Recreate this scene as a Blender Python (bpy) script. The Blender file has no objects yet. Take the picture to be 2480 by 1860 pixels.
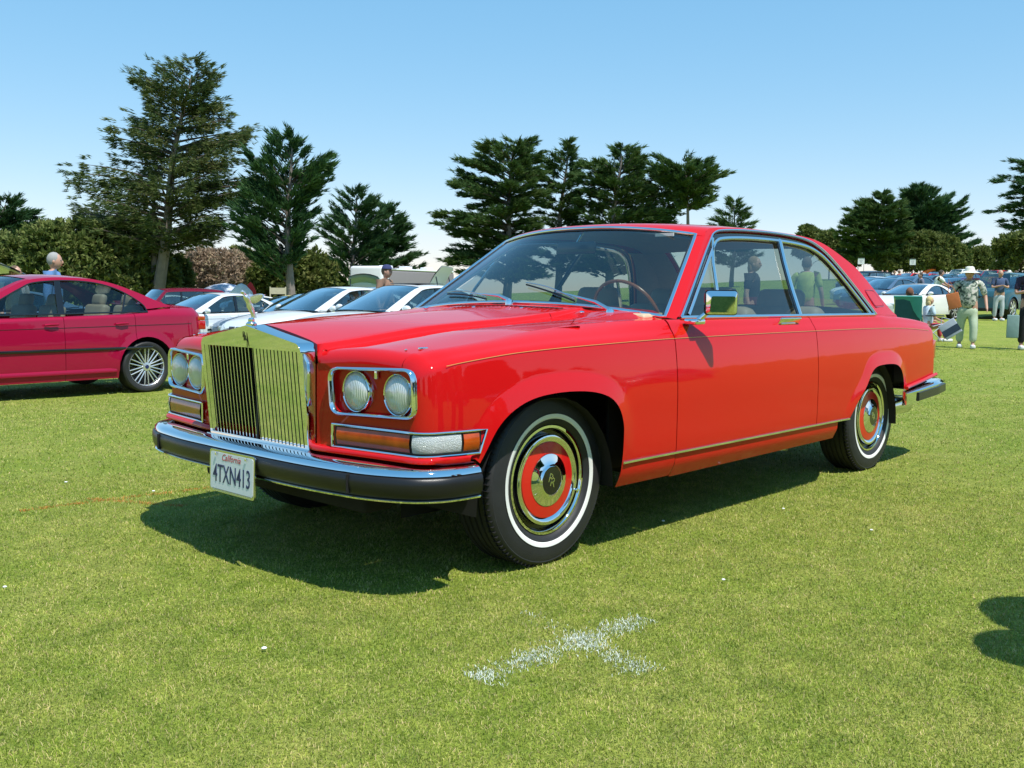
import bpy, bmesh, math, random
import numpy as np
from mathutils import Vector, Matrix, noise as mnoise
rnd = random.Random(7)
rng = np.random.default_rng(11)
PI = math.pi
scene = bpy.context.scene
COL = scene.collection

# ---------------------------------------------------------------- camera
CAM = Vector((2.8807, 3.2946, 1.0554))
YAW, PITCH, ROLL, FPX = 3.8891, -0.0905, 0.0113, 2376.06
fwd = Vector((math.cos(YAW)*math.cos(PITCH), math.sin(YAW)*math.cos(PITCH), math.sin(PITCH)))
r0 = fwd.cross(Vector((0, 0, 1))).normalized()
u0 = r0.cross(fwd)
rgt = r0*math.cos(ROLL) + u0*math.sin(ROLL)
upv = -r0*math.sin(ROLL) + u0*math.cos(ROLL)
cd = bpy.data.cameras.new('camera')
cam = bpy.data.objects.new('camera', cd)
COL.objects.link(cam)
mw = Matrix((rgt, upv, -fwd)).transposed().to_4x4()
mw.translation = CAM
cam.matrix_world = mw
cd.sensor_width = 36.0
cd.lens = 36.0*FPX/2480.0
cd.clip_start = 0.05
cd.clip_end = 3000
scene.camera = cam

# ---------------------------------------------------------------- light
KX, KY = -0.10, 0.52
sunv = Vector((-KX, KY, 1.0)).normalized()
EL = math.asin(sunv.z)
AZ = math.atan2(sunv.x, sunv.y)
world = bpy.data.worlds.new('World')
scene.world = world
world.use_nodes = True
wn = world.node_tree.nodes
wl = world.node_tree.links
bg = wn['Background']
sky = wn.new('ShaderNodeTexSky')
sky.sky_type = 'NISHITA'
sky.sun_disc = False
sky.sun_elevation = EL
sky.sun_rotation = AZ
sky.altitude = 0
sky.air_density = 1.0
sky.dust_density = 0.0
sky.ozone_density = 3.0
hs = wn.new('ShaderNodeHueSaturation')
hs.inputs['Hue'].default_value = .480
hs.inputs['Saturation'].default_value = 2.0
gm = wn.new('ShaderNodeGamma'); gm.inputs[1].default_value = .42
wl.new(sky.outputs[0], gm.inputs[0])
wl.new(gm.outputs[0], hs.inputs['Color'])
tn = wn.new('ShaderNodeMix'); tn.data_type = 'RGBA'; tn.blend_type = 'MULTIPLY'; tn.inputs[0].default_value = 1
tn.inputs[7].default_value = (2.65, 2.50, 2.75, 1)
wl.new(hs.outputs[0], tn.inputs[6])
wl.new(tn.outputs[2], bg.inputs[0])
bg.inputs[1].default_value = 0.14
sd = bpy.data.lights.new('sun', 'SUN')
sd.energy = 5.0
sd.angle = math.radians(0.53)
sd.color = (1.0, 0.96, 0.9)
so = bpy.data.objects.new('sun', sd)
COL.objects.link(so)
so.rotation_euler = sunv.to_track_quat('Z', 'Y').to_euler()
so.location = (0, 0, 40)
vs = scene.view_settings
vs.view_transform = 'Standard'
vs.look = 'None'
vs.gamma = 1.0
vs.exposure = 0.25
vs.use_curve_mapping = False
scene.cycles.max_bounces = 10
scene.cycles.transparent_max_bounces = 24
scene.cycles.caustics_reflective = False
scene.cycles.caustics_refractive = False

# ---------------------------------------------------------------- picture helpers: where a direction meets the place
HF = Vector((math.cos(YAW), math.sin(YAW), 0))
HR = Vector((math.sin(YAW), -math.cos(YAW), 0))
def smooth(a, b, x):
    t = np.clip((np.asarray(x, float)-a)/(b-a), 0, 1)
    return t*t*(3-2*t)
RD = [0, 9, 20, 36, 60, 100, 150, 200, 400, 900]
RZ = [0, 0, .03, .25, .95, 2.1, 3.7, 5.0, 7.0, 9.0]
LD = [0, 8, 12.5, 20, 27, 60, 120, 900]
LZ = [0, 0, -.20, -.24, -.45, -.62, -.7, -.7]
def terrain(x, y):
    x = np.asarray(x, float); y = np.asarray(y, float)
    dx = x-CAM.x; dy = y-CAM.y
    dep = dx*HF.x+dy*HF.y
    lat = dx*HR.x+dy*HR.y
    d = np.hypot(dx, dy)
    ang = np.arctan2(lat, dep)
    w = smooth(-.22, .36, ang)
    back = 1-smooth(1.0, 1.9, np.abs(ang))
    z = np.interp(d, RD, RZ)*w+np.interp(d, LD, LZ)*(1-w)
    return z*back
def ground_at(px, dep):
    """ground point in the direction of picture column px at a horizontal depth"""
    t = (px-1240)/FPX
    p = CAM+HF*dep+HR*(t*dep)
    return Vector((p.x, p.y, float(terrain(p.x, p.y))))

# ---------------------------------------------------------------- objects
def tag(o, label=None, cat=None, group=None, kind=None):
    if label: o['label'] = label
    if cat: o['category'] = cat
    if group: o['group'] = group
    if kind: o['kind'] = kind
    return o
def empty(name, loc=(0, 0, 0), rz=0, label=None, cat=None, group=None):
    o = bpy.data.objects.new(name, None)
    o.empty_display_size = .2
    COL.objects.link(o)
    o.location = loc
    o.rotation_euler = (0, 0, rz)
    return tag(o, label, cat, group)
def link(name, me, parent=None, mat=None):
    if mat is not None and not me.materials:
        me.materials.append(mat)
    o = bpy.data.objects.new(name, me)
    COL.objects.link(o)
    if parent is not None: o.parent = parent
    return o
def mk(name, V, F, mat, parent=None, smooth_=True, ang=35):
    me = bpy.data.meshes.new(name)
    me.from_pydata([tuple(v) for v in V], [], [tuple(f) for f in F])
    me.update()
    if smooth_:
        me.shade_smooth()
        me.set_sharp_from_angle(angle=math.radians(ang))
    return link(name, me, parent, mat)
def fastmesh(name, V, tris, mat, parent=None):
    """V (n,3) array, tris (m,3) array"""
    me = bpy.data.meshes.new(name)
    V = np.ascontiguousarray(V, np.float32); T = np.ascontiguousarray(tris, np.int32)
    me.vertices.add(len(V)); me.vertices.foreach_set('co', V.ravel())
    me.loops.add(T.size); me.loops.foreach_set('vertex_index', T.ravel())
    me.polygons.add(len(T))
    me.polygons.foreach_set('loop_start', np.arange(0, T.size, 3, dtype=np.int32))
    me.update(calc_edges=True)
    return link(name, me, parent, mat)
def ctree(o, parent=None):
    c = o.copy(); COL.objects.link(c); c.parent = parent
    for ch in list(o.children): ctree(ch, c)
    return c
class MB:
    """collects primitive shapes into one mesh"""
    def __init__(s): s.V = []; s.F = []
    def add(s, V, F):
        n = len(s.V); s.V += [tuple(v) for v in V]; s.F += [tuple(i+n for i in f) for f in F]; return s
    def box(s, c, d, M=None, bev=0):
        cx, cy, cz = c; dx, dy, dz = d[0]/2, d[1]/2, d[2]/2
        if bev <= 0:
            V = [Vector((cx+i*dx, cy+j*dy, cz+k*dz)) for i in (-1, 1) for j in (-1, 1) for k in (-1, 1)]
            F = [(0, 1, 3, 2), (4, 6, 7, 5), (0, 4, 5, 1), (2, 3, 7, 6), (0, 2, 6, 4), (1, 5, 7, 3)]
        else:
            bm = bmesh.new(); bmesh.ops.create_cube(bm, size=1)
            for v in bm.verts: v.co = Vector((cx+v.co.x*d[0], cy+v.co.y*d[1], cz+v.co.z*d[2]))
            bmesh.ops.bevel(bm, geom=bm.edges[:]+bm.verts[:], offset=bev, segments=3, profile=.5, affect='EDGES')
            bm.verts.index_update()
            V = [v.co.copy() for v in bm.verts]; F = [tuple(v.index for v in f.verts) for f in bm.faces]; bm.free()
        if M is not None: V = [M@v for v in V]
        return s.add(V, F)
    def tube(s, path, r, n=8, caps=True, sx=1.0):
        P = [Vector(p) for p in path]; m = len(P)
        R = r if hasattr(r, '__len__') else [r]*m
        V = []; F = []
        t0 = (P[1]-P[0]).normalized()
        up = Vector((0, 0, 1)) if abs(t0.z) < .95 else Vector((1, 0, 0))
        a = t0.cross(up).normalized()
        for i in range(m):
            t = (P[min(i+1, m-1)]-P[max(i-1, 0)]).normalized()
            a = (a-t*a.dot(t)); a.normalize(); b = t.cross(a)
            for k in range(n):
                th = 2*PI*k/n
                V.append(P[i]+(a*math.cos(th)*sx+b*math.sin(th))*R[i])
        for i in range(m-1):
            for k in range(n):
                F.append((i*n+k, i*n+(k+1) % n, (i+1)*n+(k+1) % n, (i+1)*n+k))
        if caps:
            F.append(tuple(range(n-1, -1, -1))); F.append(tuple((m-1)*n+k for k in range(n)))
        return s.add(V, F)
    def lathe(s, prof, n=48, c=(0, 0, 0), axis='y', close=False):
        V = []; F = []; m = len(prof); c = Vector(c)
        for r, h in prof:
            for k in range(n):
                th = 2*PI*k/n
                if axis == 'y': V.append(c+Vector((r*math.cos(th), h, r*math.sin(th))))
                elif axis == 'z': V.append(c+Vector((r*math.cos(th), r*math.sin(th), h)))
                else: V.append(c+Vector((h, r*math.cos(th), r*math.sin(th))))
        for i in range(m-1):
            for k in range(n):
                q = (i*n+k, i*n+(k+1) % n, (i+1)*n+(k+1) % n, (i+1)*n+k)
                F.append(q if axis != 'y' else q[::-1])
        if close:
            F.append(tuple((m-1)*n+k for k in range(n)))
        return s.add(V, F)
    def grid(s, P, flip=False):
        nu = len(P); nv = len(P[0]); V = [p for row in P for p in row]; F = []
        for i in range(nu-1):
            for j in range(nv-1):
                q = (i*nv+j, i*nv+j+1, (i+1)*nv+j+1, (i+1)*nv+j)
                F.append(q[::-1] if flip else q)
        return s.add(V, F)
    def ball(s, c, r, n=12, M=None):
        V = []; F = []; c = Vector(c); r = r if hasattr(r, '__len__') else (r, r, r)
        m = n//2
        for i in range(m+1):
            ph = PI*i/m
            for k in range(n):
                th = 2*PI*k/n
                v = Vector((r[0]*math.sin(ph)*math.cos(th), r[1]*math.sin(ph)*math.sin(th), r[2]*math.cos(ph)))
                if M is not None: v = M@v
                V.append(c+v)
        for i in range(m):
            for k in range(n):
                F.append((i*n+k, (i+1)*n+k, (i+1)*n+(k+1) % n, i*n+(k+1) % n))
        return s.add(V, F)
    def prism(s, outline, h, origin, ax, ay, an):
        """flat outline (2D) extruded by h along an"""
        o = Vector(origin); ax = Vector(ax); ay = Vector(ay); an = Vector(an); n = len(outline)
        V = [o+ax*a+ay*b for a, b in outline]+[o+ax*a+ay*b+an*h for a, b in outline]
        F = [tuple(range(n-1, -1, -1)), tuple(range(n, 2*n))]+[(i, (i+1) % n, n+(i+1) % n, n+i) for i in range(n)]
        return s.add(V, F)
    def build(s, name, mat, parent=None, sm=True, ang=35):
        return mk(name, s.V, s.F, mat, parent, sm, ang)
def curve_eval(pts, xs):
    """monotone cubic (pchip-like) interpolation of pts [(x, v)...]"""
    p = sorted(pts); X = np.array([a for a, _ in p], float); Y = np.array([b for _, b in p], float)
    h = np.diff(X); dl = np.diff(Y)/h; m = np.zeros(len(X))
    for i in range(1, len(X)-1):
        if dl[i-1]*dl[i] > 0:
            w1 = 2*h[i]+h[i-1]; w2 = h[i]+2*h[i-1]
            m[i] = (w1+w2)/(w1/dl[i-1]+w2/dl[i])
    m[0] = dl[0]; m[-1] = dl[-1]
    xs = np.clip(np.asarray(xs, float), X[0], X[-1]); i = np.clip(np.searchsorted(X, xs)-1, 0, len(h)-1)
    t = (xs-X[i])/h[i]; t2 = t*t; t3 = t2*t
    return (2*t3-3*t2+1)*Y[i]+(t3-2*t2+t)*h[i]*m[i]+(-2*t3+3*t2)*Y[i+1]+(t3-t2)*h[i]*m[i+1]
def cf(pts): return lambda x: float(curve_eval(pts, x))
def resample(pts, n, closed=False):
    P = [np.array(p, float) for p in pts]
    if closed: P.append(P[0])
    P = np.array(P); d = np.r_[0, np.cumsum(np.linalg.norm(np.diff(P, axis=0), axis=1))]
    t = np.linspace(0, d[-1], n+1)[:-1] if closed else np.linspace(0, d[-1], n)
    return np.stack([np.interp(t, d, P[:, k]) for k in range(P.shape[1])], 1)
def catmull(pts, n=8):
    P = [np.array(p, float) for p in pts]; out = []
    Q = [2*P[0]-P[1]]+P+[2*P[-1]-P[-2]]
    for i in range(1, len(Q)-2):
        for k in range(n):
            t = k/n
            out.append(.5*((2*Q[i])+(-Q[i-1]+Q[i+1])*t+(2*Q[i-1]-5*Q[i]+4*Q[i+1]-Q[i+2])*t*t+(-Q[i-1]+3*Q[i]-3*Q[i+1]+Q[i+2])*t**3))
    out.append(P[-1]); return np.array(out)
def rounded(pts, rad, n=5):
    """round the corners of a closed 2D outline; rad scalar or list"""
    out = []; m = len(pts)
    for i in range(m):
        p = np.array(pts[i], float); a = np.array(pts[i-1], float); b = np.array(pts[(i+1) % m], float)
        r = rad[i] if hasattr(rad, '__len__') else rad
        da = (a-p); db = (b-p); la = np.linalg.norm(da); lb = np.linalg.norm(db)
        rr = min(r, la*.49, lb*.49); q0 = p+da/la*rr; q1 = p+db/lb*rr
        for k in range(n+1):
            t = k/n; out.append((1-t)**2*q0+2*t*(1-t)*p+t*t*q1)
    return [tuple(o) for o in out]
def text_mesh(name, body, size, mat, parent, M, extrude=.0008, sx=1.0, shear=0, align='CENTER', offset=0):
    cu = bpy.data.curves.new(name, 'FONT'); cu.body = body; cu.size = size; cu.extrude = extrude
    cu.align_x = align; cu.align_y = 'CENTER'; cu.shear = shear; cu.offset = offset; cu.resolution_u = 3
    ob = bpy.data.objects.new(name, cu); COL.objects.link(ob)
    dg = bpy.context.evaluated_depsgraph_get()
    me = bpy.data.meshes.new_from_object(ob.evaluated_get(dg))
    bpy.data.objects.remove(ob); bpy.data.curves.remove(cu)
    me.name = name
    me.transform(M@Matrix.Diagonal((sx, 1, 1, 1)))
    me.materials.clear()
    return link(name, me, parent, mat)

# ---------------------------------------------------------------- materials
def nm(name):
    m = bpy.data.materials.new(name); m.use_nodes = True
    nt = m.node_tree; return m, nt, nt.nodes, nt.links, nt.nodes['Principled BSDF']
def simple(name, col, rough=.5, metal=0, coat=0, spec=.5, coatr=.03, noise=0, nscale=40, bump=0, bscale=200):
    m, nt, N, L, B = nm(name)
    B.inputs['Base Color'].default_value = (*col, 1)
    B.inputs['Roughness'].default_value = rough
    B.inputs['Metallic'].default_value = metal
    B.inputs['Coat Weight'].default_value = coat
    B.inputs['Coat Roughness'].default_value = coatr
    B.inputs['Specular IOR Level'].default_value = spec
    if noise or bump:
        tc = N.new('ShaderNodeTexCoord')
    if noise:
        nz = N.new('ShaderNodeTexNoise'); nz.inputs['Scale'].default_value = nscale; nz.inputs['Detail'].default_value = 4
        L.new(tc.outputs['Object'], nz.inputs['Vector'])
        mx = N.new('ShaderNodeMix'); mx.data_type = 'RGBA'
        mx.inputs[6].default_value = (*[c*(1-noise) for c in col], 1); mx.inputs[7].default_value = (*[min(1, c*(1+noise)) for c in col], 1)
        L.new(nz.outputs['Fac'], mx.inputs[0]); L.new(mx.outputs[2], B.inputs['Base Color'])
    if bump:
        nb = N.new('ShaderNodeTexNoise'); nb.inputs['Scale'].default_value = bscale; nb.inputs['Detail'].default_value = 3
        L.new(tc.outputs['Object'], nb.inputs['Vector'])
        bp = N.new('ShaderNodeBump'); bp.inputs['Strength'].default_value = bump; bp.inputs['Distance'].default_value = .01
        L.new(nb.outputs['Fac'], bp.inputs['Height']); L.new(bp.outputs['Normal'], B.inputs['Normal'])
    return m
def paint(name, col, metal=0.0, rough=.38, flake=0, wav=.0003):
    """lacquered car paint with a little orange peel and dust"""
    m, nt, N, L, B = nm(name)
    B.inputs['Base Color'].default_value = (*col, 1)
    B.inputs['Metallic'].default_value = metal
    B.inputs['Coat Weight'].default_value = .8
    B.inputs['Coat IOR'].default_value = 1.5
    B.inputs['Specular IOR Level'].default_value = .0
    tc = N.new('ShaderNodeTexCoord')
    nz = N.new('ShaderNodeTexNoise'); nz.inputs['Scale'].default_value = 3.5; nz.inputs['Detail'].default_value = 5
    L.new(tc.outputs['Object'], nz.inputs['Vector'])
    mr = N.new('ShaderNodeMapRange'); mr.inputs['To Min'].default_value = rough-.06; mr.inputs['To Max'].default_value = rough+.08
    L.new(nz.outputs['Fac'], mr.inputs['Value']); L.new(mr.outputs[0], B.inputs['Roughness'])
    m2 = N.new('ShaderNodeMapRange'); m2.inputs['To Min'].default_value = .02; m2.inputs['To Max'].default_value = .07
    L.new(nz.outputs['Fac'], m2.inputs['Value']); L.new(m2.outputs[0], B.inputs['Coat Roughness'])
    nb = N.new('ShaderNodeTexNoise'); nb.inputs['Scale'].default_value = 5; nb.inputs['Detail'].default_value = 2
    L.new(tc.outputs['Object'], nb.inputs['Vector'])
    bp = N.new('ShaderNodeBump'); bp.inputs['Strength'].default_value = .5; bp.inputs['Distance'].default_value = wav*6
    L.new(nb.outputs['Fac'], bp.inputs['Height']); L.new(bp.outputs['Normal'], B.inputs['Coat Normal'])
    return m
def glass(name, tint, refl=1.0):
    m = bpy.data.materials.new(name); m.use_nodes = True
    nt = m.node_tree; N = nt.nodes; L = nt.links; N.clear()
    out = N.new('ShaderNodeOutputMaterial'); mix = N.new('ShaderNodeMixShader')
    tr = N.new('ShaderNodeBsdfTransparent'); tr.inputs[0].default_value = (*tint, 1)
    gl = N.new('ShaderNodeBsdfGlossy'); gl.inputs['Roughness'].default_value = .01
    gl.inputs[0].default_value = (1, 1, 1, 1)
    fr = N.new('ShaderNodeFresnel'); fr.inputs[0].default_value = 1.5
    mu = N.new('ShaderNodeMath'); mu.operation = 'MULTIPLY'; mu.inputs[1].default_value = 1.7*refl; mu.use_clamp = True
    ge = N.new('ShaderNodeNewGeometry'); io = N.new('ShaderNodeMapRange')
    io.inputs['To Min'].default_value = 1.5; io.inputs['To Max'].default_value = 1/1.5
    L.new(ge.outputs['Backfacing'], io.inputs['Value']); L.new(io.outputs[0], fr.inputs[0])
    L.new(fr.outputs[0], mu.inputs[0]); L.new(mu.outputs[0], mix.inputs[0])
    L.new(tr.outputs[0], mix.inputs[1]); L.new(gl.outputs[0], mix.inputs[2]); L.new(mix.outputs[0], out.inputs[0])
    return m
M = {}
M['red'] = paint('red_paint', (.54, .007, .008), rough=.42)
M['crimson'] = paint('crimson_paint', (.34, .006, .040), metal=.2, rough=.4)
M['silver'] = paint('silver_paint', (.74, .77, .78), metal=.2, rough=.38)
M['chrome'] = simple('chrome', (.86, .87, .88), rough=.035, metal=1, noise=.03, nscale=6)
M['chrome_soft'] = simple('brushed_steel', (.72, .72, .72), rough=.16, metal=1)
M['silver_plate'] = simple('silver_plate', (.85, .84, .86), rough=.2, metal=.85)
M['rubber'] = simple('black_rubber', (.012, .012, .013), rough=.48, noise=.3, nscale=30, bump=.15, bscale=400)
M['bumper_rubber'] = simple('bumper_rubber', (.011, .010, .010), rough=.33, noise=.25, nscale=12, bump=.1, bscale=600)
M['tyre'] = simple('tyre_rubber', (.018, .018, .019), rough=.55, noise=.35, nscale=18, bump=.2, bscale=500)
M['whitewall'] = simple('whitewall', (.78, .78, .74), rough=.45, noise=.05, nscale=25)
M['hub_red'] = simple('hub_red', (.6, .008, .008), rough=.3, coat=.7)
M['black'] = simple('flat_black', (.006, .006, .006), rough=.7)
M['gloss_black'] = simple('gloss_black', (.008, .008, .009), rough=.15, coat=.5)
M['glass'] = glass('window_glass', (.62, .72, .70), .9)
M['glass_side'] = glass('side_glass', (.50, .59, .60), .75)
M['glass_bg'] = glass('far_car_glass', (.45, .56, .57), 2.0)
M['tan'] = simple('tan_leather', (.52, .39, .25), rough=.5, noise=.1, nscale=20, bump=.2, bscale=150)
M['tan_dark'] = simple('beige_trim', (.33, .26, .19), rough=.6, noise=.12, nscale=15)
M['headliner'] = simple('headliner', (.38, .33, .30), rough=.9, noise=.1, nscale=60)
M['wood'] = simple('wood_rim', (.30, .09, .025), rough=.25, coat=.8, noise=.3, nscale=60)
M['paper'] = simple('paper', (.78, .78, .76), rough=.8)
M['amber'] = simple('amber_lens', (.42, .06, .004), rough=.2, coat=.6, noise=.6, nscale=18)
M['clear'] = simple('clear_lens', (.55, .58, .58), rough=.12, coat=1, bump=.8, bscale=300)
M['redlens'] = simple('red_lens', (.45, .008, .01), rough=.12, coat=1)
M['plate'] = simple('plate_white', (.72, .74, .76), rough=.35)
M['plate_blue'] = simple('plate_blue', (.012, .02, .10), rough=.4)
M['plate_red'] = simple('plate_red', (.45, .02, .03), rough=.4)
M['gold'] = simple('gold_line', (.70, .45, .14), rough=.3, metal=.4)
M['under'] = simple('underbody', (.012, .011, .01), rough=.9, noise=.4, nscale=8)
M['alloy'] = simple('alloy', (.70, .71, .73), rough=.25, metal=.75)
M['yellow'] = paint('pale_yellow_paint', (.75, .68, .30))
M['skin'] = simple('skin', (.48, .27, .19), rough=.55)
# ---------------------------------------------------------------- shared car-building code
def panel_from_sections(name, cols, mat, parent, side=1, lip=.014, thick=True, ang=30):
    """cols: list of sections (list of (x,y,z)); adds a folded lip along both shut lines"""
    rows = [[Vector(p) for p in c] for c in cols]
    def inset(row):
        return [Vector((p.x, p.y-lip*side if side else p.y, p.z-(lip*.5 if side == 0 else 0))) for p in row]
    if thick is True: rows = [inset(rows[0])]+rows+[inset(rows[-1])]
    elif thick == 'end': rows = rows+[inset(rows[-1])]
    elif thick == 'start': rows = [inset(rows[0])]+rows
    b = MB(); b.grid(rows, flip=(side < 0))
    return b.build(name, mat, parent, ang=ang)
def bez(a, c, b, n):
    a = np.array(a, float); c = np.array(c, float); b = np.array(b, float)
    return [tuple((1-t)**2*a+2*t*(1-t)*c+t*t*b) for t in np.linspace(0, 1, n)]
def strip_along(path, w, t, outdir, mat, name, parent, closed=False):
    """flat moulding with a rounded face following a path; outdir = function(i) or vector"""
    P = [Vector(p) for p in path]; m = len(P); b = MB(); rows = []
    for i in range(m):
        if closed: tg = (P[(i+1) % m]-P[i-1]).normalized()
        else: tg = (P[min(i+1, m-1)]-P[max(i-1, 0)]).normalized()
        o = Vector(outdir(i) if callable(outdir) else outdir).normalized()
        o = (o-tg*o.dot(tg)).normalized(); s = tg.cross(o)
        rows.append([P[i]-s*w/2, P[i]-s*w/2+o*t*.55, P[i]-s*w*.3+o*t, P[i]+s*w*.3+o*t, P[i]+s*w/2+o*t*.55, P[i]+s*w/2])
    if closed: rows.append(rows[0])
    b.grid(rows)
    if not closed:
        b.F.append(tuple(range(5, -1, -1))); n = len(rows)*6; b.F.append(tuple(range(n-6, n)))
    return b.build(name, mat, parent, ang=50)
def mirror_y(ob, parent=None, name=None):
    """a mirrored copy of a mesh part for the other side"""
    me = ob.data.copy(); me.transform(Matrix.Diagonal((1, -1, 1, 1))); me.flip_normals()
    return link(name or ob.name.split('.')[0], me, parent if parent else ob.parent)
def ring_strip(outer, inner, mat, name, parent, close=True):
    b = MB(); n = len(outer)
    rows = [[Vector(outer[i]), Vector(inner[i])] for i in range(n)]
    if close: rows.append(rows[0])
    b.grid(rows); return b.build(name, mat, parent)
def fill(pts, mat, name, parent, flip=False):
    b = MB(); V = [Vector(p) for p in pts]; f = tuple(range(len(V)))
    b.add(V, [f[::-1] if flip else f]); return b.build(name, mat, parent, sm=False)
# ================================================================ the red coupe
hero = empty('red_coupe', (0, 0, 0), 0, 'bright red two-door luxury coupe with chrome radiator grille and whitewall tyres in the foreground', 'car')
W_ = cf([(.74, .868), (.66, .880), (.5, .904), (.25, .931), (-.3, .957), (-1.2, .960), (-2.4, .960), (-3.0, .952), (-3.5, .932), (-3.9, .905)])
ZP = cf([(.74, .806), (.66, .816), (.5, .838), (.25, .862), (-.2, .879), (-.69, .889), (-1.9, .896), (-2.6, .897), (-3.2, .890), (-3.7, .868), (-3.9, .855)])
def inset_(z):
    if z > .6: return .30*(z-.6)**2
    if z < .46: return .42*(.46-z)**2+(.35*(.335-z) if z < .335 else 0)
    return 0
ARF = [(.475, .470), (.458, .497), (.425, .552), (.39, .597), (.34, .637), (.274, .668), (.20, .686), (.12, .694), (.04, .696), (-.06, .691), (-.14, .678), (-.205, .656), (-.25, .622), (-.277, .580), (-.291, .53), (-.297, .45), (-.299, .381), (-.301, .28)]
ARR = [(-2.385, .30), (-2.41, .345), (-2.44, .388), (-2.48, .432), (-2.53, .480), (-2.58, .520), (-2.627, .560), (-2.665, .602), (-2.70, .636), (-2.75, .658), (-2.82, .668), (-2.95, .670), (-3.05, .664), (-3.11, .650), (-3.155, .625), (-3.185, .590), (-3.205, .55), (-3.213, .515), (-3.222, .45), (-3.226, .425)]
def densify(P, n=3):
    out = []
    for a, b in zip(P[:-1], P[1:]):
        for k in range(n): out.append((a[0]+(b[0]-a[0])*k/n, a[1]+(b[1]-a[1])*k/n))
    out.append(P[-1]); return out
def smooth_poly(P, n=3):
    c = catmull([(a, b) for a, b in P], n); return [(float(a), float(b)) for a, b in c]
ARF = smooth_poly(ARF); ARR = smooth_poly(ARR)
ARFn = np.array(densify(ARF, 3)); ARRn = np.array(densify(ARR, 3))
def flare(x, z):
    d = 9
    if -.42 < x < .58: d = float(np.min(np.hypot(ARFn[:, 0]-x, ARFn[:, 1]-z)))
    elif -3.4 < x < -2.3: d = float(np.min(np.hypot(ARRn[:, 0]-x, ARRn[:, 1]-z)))
    t = max(0, 1-d/.072)
    up = min(1, max(0, (z-.33)/.2))
    # a raised lip round the opening: tilts upwards, ends in a soft step
    return up*(.0145*(t**.9) if t > 0 else 0)
def ys(x, z): return W_(x)-inset_(z)+flare(x, z)
NS = 30
def section(x, zlo, topy, topz, tx=None, end=0.0):
    """one column of the left flank from zlo to the inner top edge; end = corner roll (m) at the nose or tail"""
    zp = ZP(x); out = []
    for k in range(NS):
        t = k/(NS-1); z = zlo+(zp-.022-zlo)*t
        out.append([x, ys(x, z), z])
    yc = W_(x)-inset_(zp); ytop = topy; d = math.hypot(yc-ytop, topz-zp)
    f = .035/d if d > 1e-3 else .5
    q = (x, yc+(ytop-yc)*f, zp+(topz-zp)*f)
    out += [list(p) for p in bez(out[-1], (x, yc, zp), q, 7)[1:]]
    for k in range(1, 9):
        t = k/8
        bul = .006*math.sin(PI*t)
        out.append([x, q[1]+(ytop-q[1])*t, q[2]+(topz-q[2])*t+bul])
    if end:
        for i, p in enumerate(out):
            ky = min(1, max(0, (p[1]-topy)/.04)); kz = min(1, max(0, (p[2]-(zp-.10))/.10))
            p[1] -= end*ky; p[2] -= end*kz*.85
    return out
TOPY = cf([(.74, .765), (.45, .785), (-.05, .80), (-.3, .815), (-.6, .86), (-.75, .885), (-2.93, .885), (-3.2, .868), (-3.9, .84)])
TOPZ = cf([(.74, .848), (.62, .860), (.35, .889), (.1, .917), (-.13, .936), (-.45, .951), (-.75, .956), (-1.9, .958), (-2.93, .956), (-3.2, .948), (-3.6, .925), (-3.9, .893)])
DOOR0, DOOR1 = -.691, -2.03
NOSE = .74
def DFp(x, y):
    k = smooth(.54, .72, x); a = abs(y)
    return x+float(k)*(.019*min(1, max(0, (a-.30)/.08))-.14*max(0, a-.35))
def DF(ob):
    """the nose is swept back towards its corners"""
    todo = [ob]+list(ob.children_recursive); seen = set()
    for o in todo:
        if o.type != 'MESH' or o.data.name in seen: continue
        seen.add(o.data.name)
        for v in o.data.vertices: v.co.x = DFp(v.co.x, v.co.y)
        o.data.update()
    return ob
def endroll(x, xe, R, s=1):
    t = (x-(xe-s*R))/(s*R)
    return R*(1-math.sqrt(max(0, 1-min(1, max(0, t))**2)))
def seg(a, b, n): return [a+(b-a)*k/n for k in range(n+1)]
def wing_cols():
    R = .055; cols = []
    xs = [NOSE-R+R*math.sin(PI/2*k/26) for k in range(26, -1, -1)]+seg(NOSE-R, .475, 10)[1:-1]
    for x in xs: cols.append(section(x, .487, TOPY(x), TOPZ(x), end=endroll(x, NOSE, R)))
    for x, z in ARF: cols.append(section(x, z, TOPY(x), TOPZ(x)))
    for x in seg(-.301, DOOR0+.003, 14)[1:]: cols.append(section(x, .385 if False else .28, TOPY(x), TOPZ(x)))
    return cols
SILLZ = .382
wing = panel_from_sections('front_wing', wing_cols(), M['red'], hero, thick='end')
wing.cycles.shadow_terminator_offset = .12; wing.cycles.shadow_terminator_geometry_offset = .4
DF(wing); mirror_y(wing)
door_cols = [section(x, .388, .885, TOPZ(x)) for x in seg(DOOR0-.003, DOOR1+.003, 50)]
door = panel_from_sections('door', door_cols, M['red'], hero)
door_r = mirror_y(door)
sill_cols = []
for x in seg(DOOR0-.003, -2.30, 40):
    sill_cols.append([(x, ys(x, z)-.002, z) for z in np.linspace(.272+.012*(-x-.7)/1.7, .384, 8)])
sill = panel_from_sections('sill', sill_cols, M['red'], hero, thick=False)
mirror_y(sill)
q_cols = []
for x in seg(DOOR1-.003, -2.384, 12)[:-1]: q_cols.append(section(x, .388, .885, TOPZ(x)))
for x, z in ARR: q_cols.append(section(x, max(z, .388 if x > -2.44 else 0), TOPY(x), TOPZ(x)))
TAIL = -3.90
RT = .07
for x in seg(-3.226, TAIL+RT, 22)[1:]: q_cols.append(section(x, .500+.05*(-x-3.226)/.65, TOPY(x), TOPZ(x)))
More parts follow.
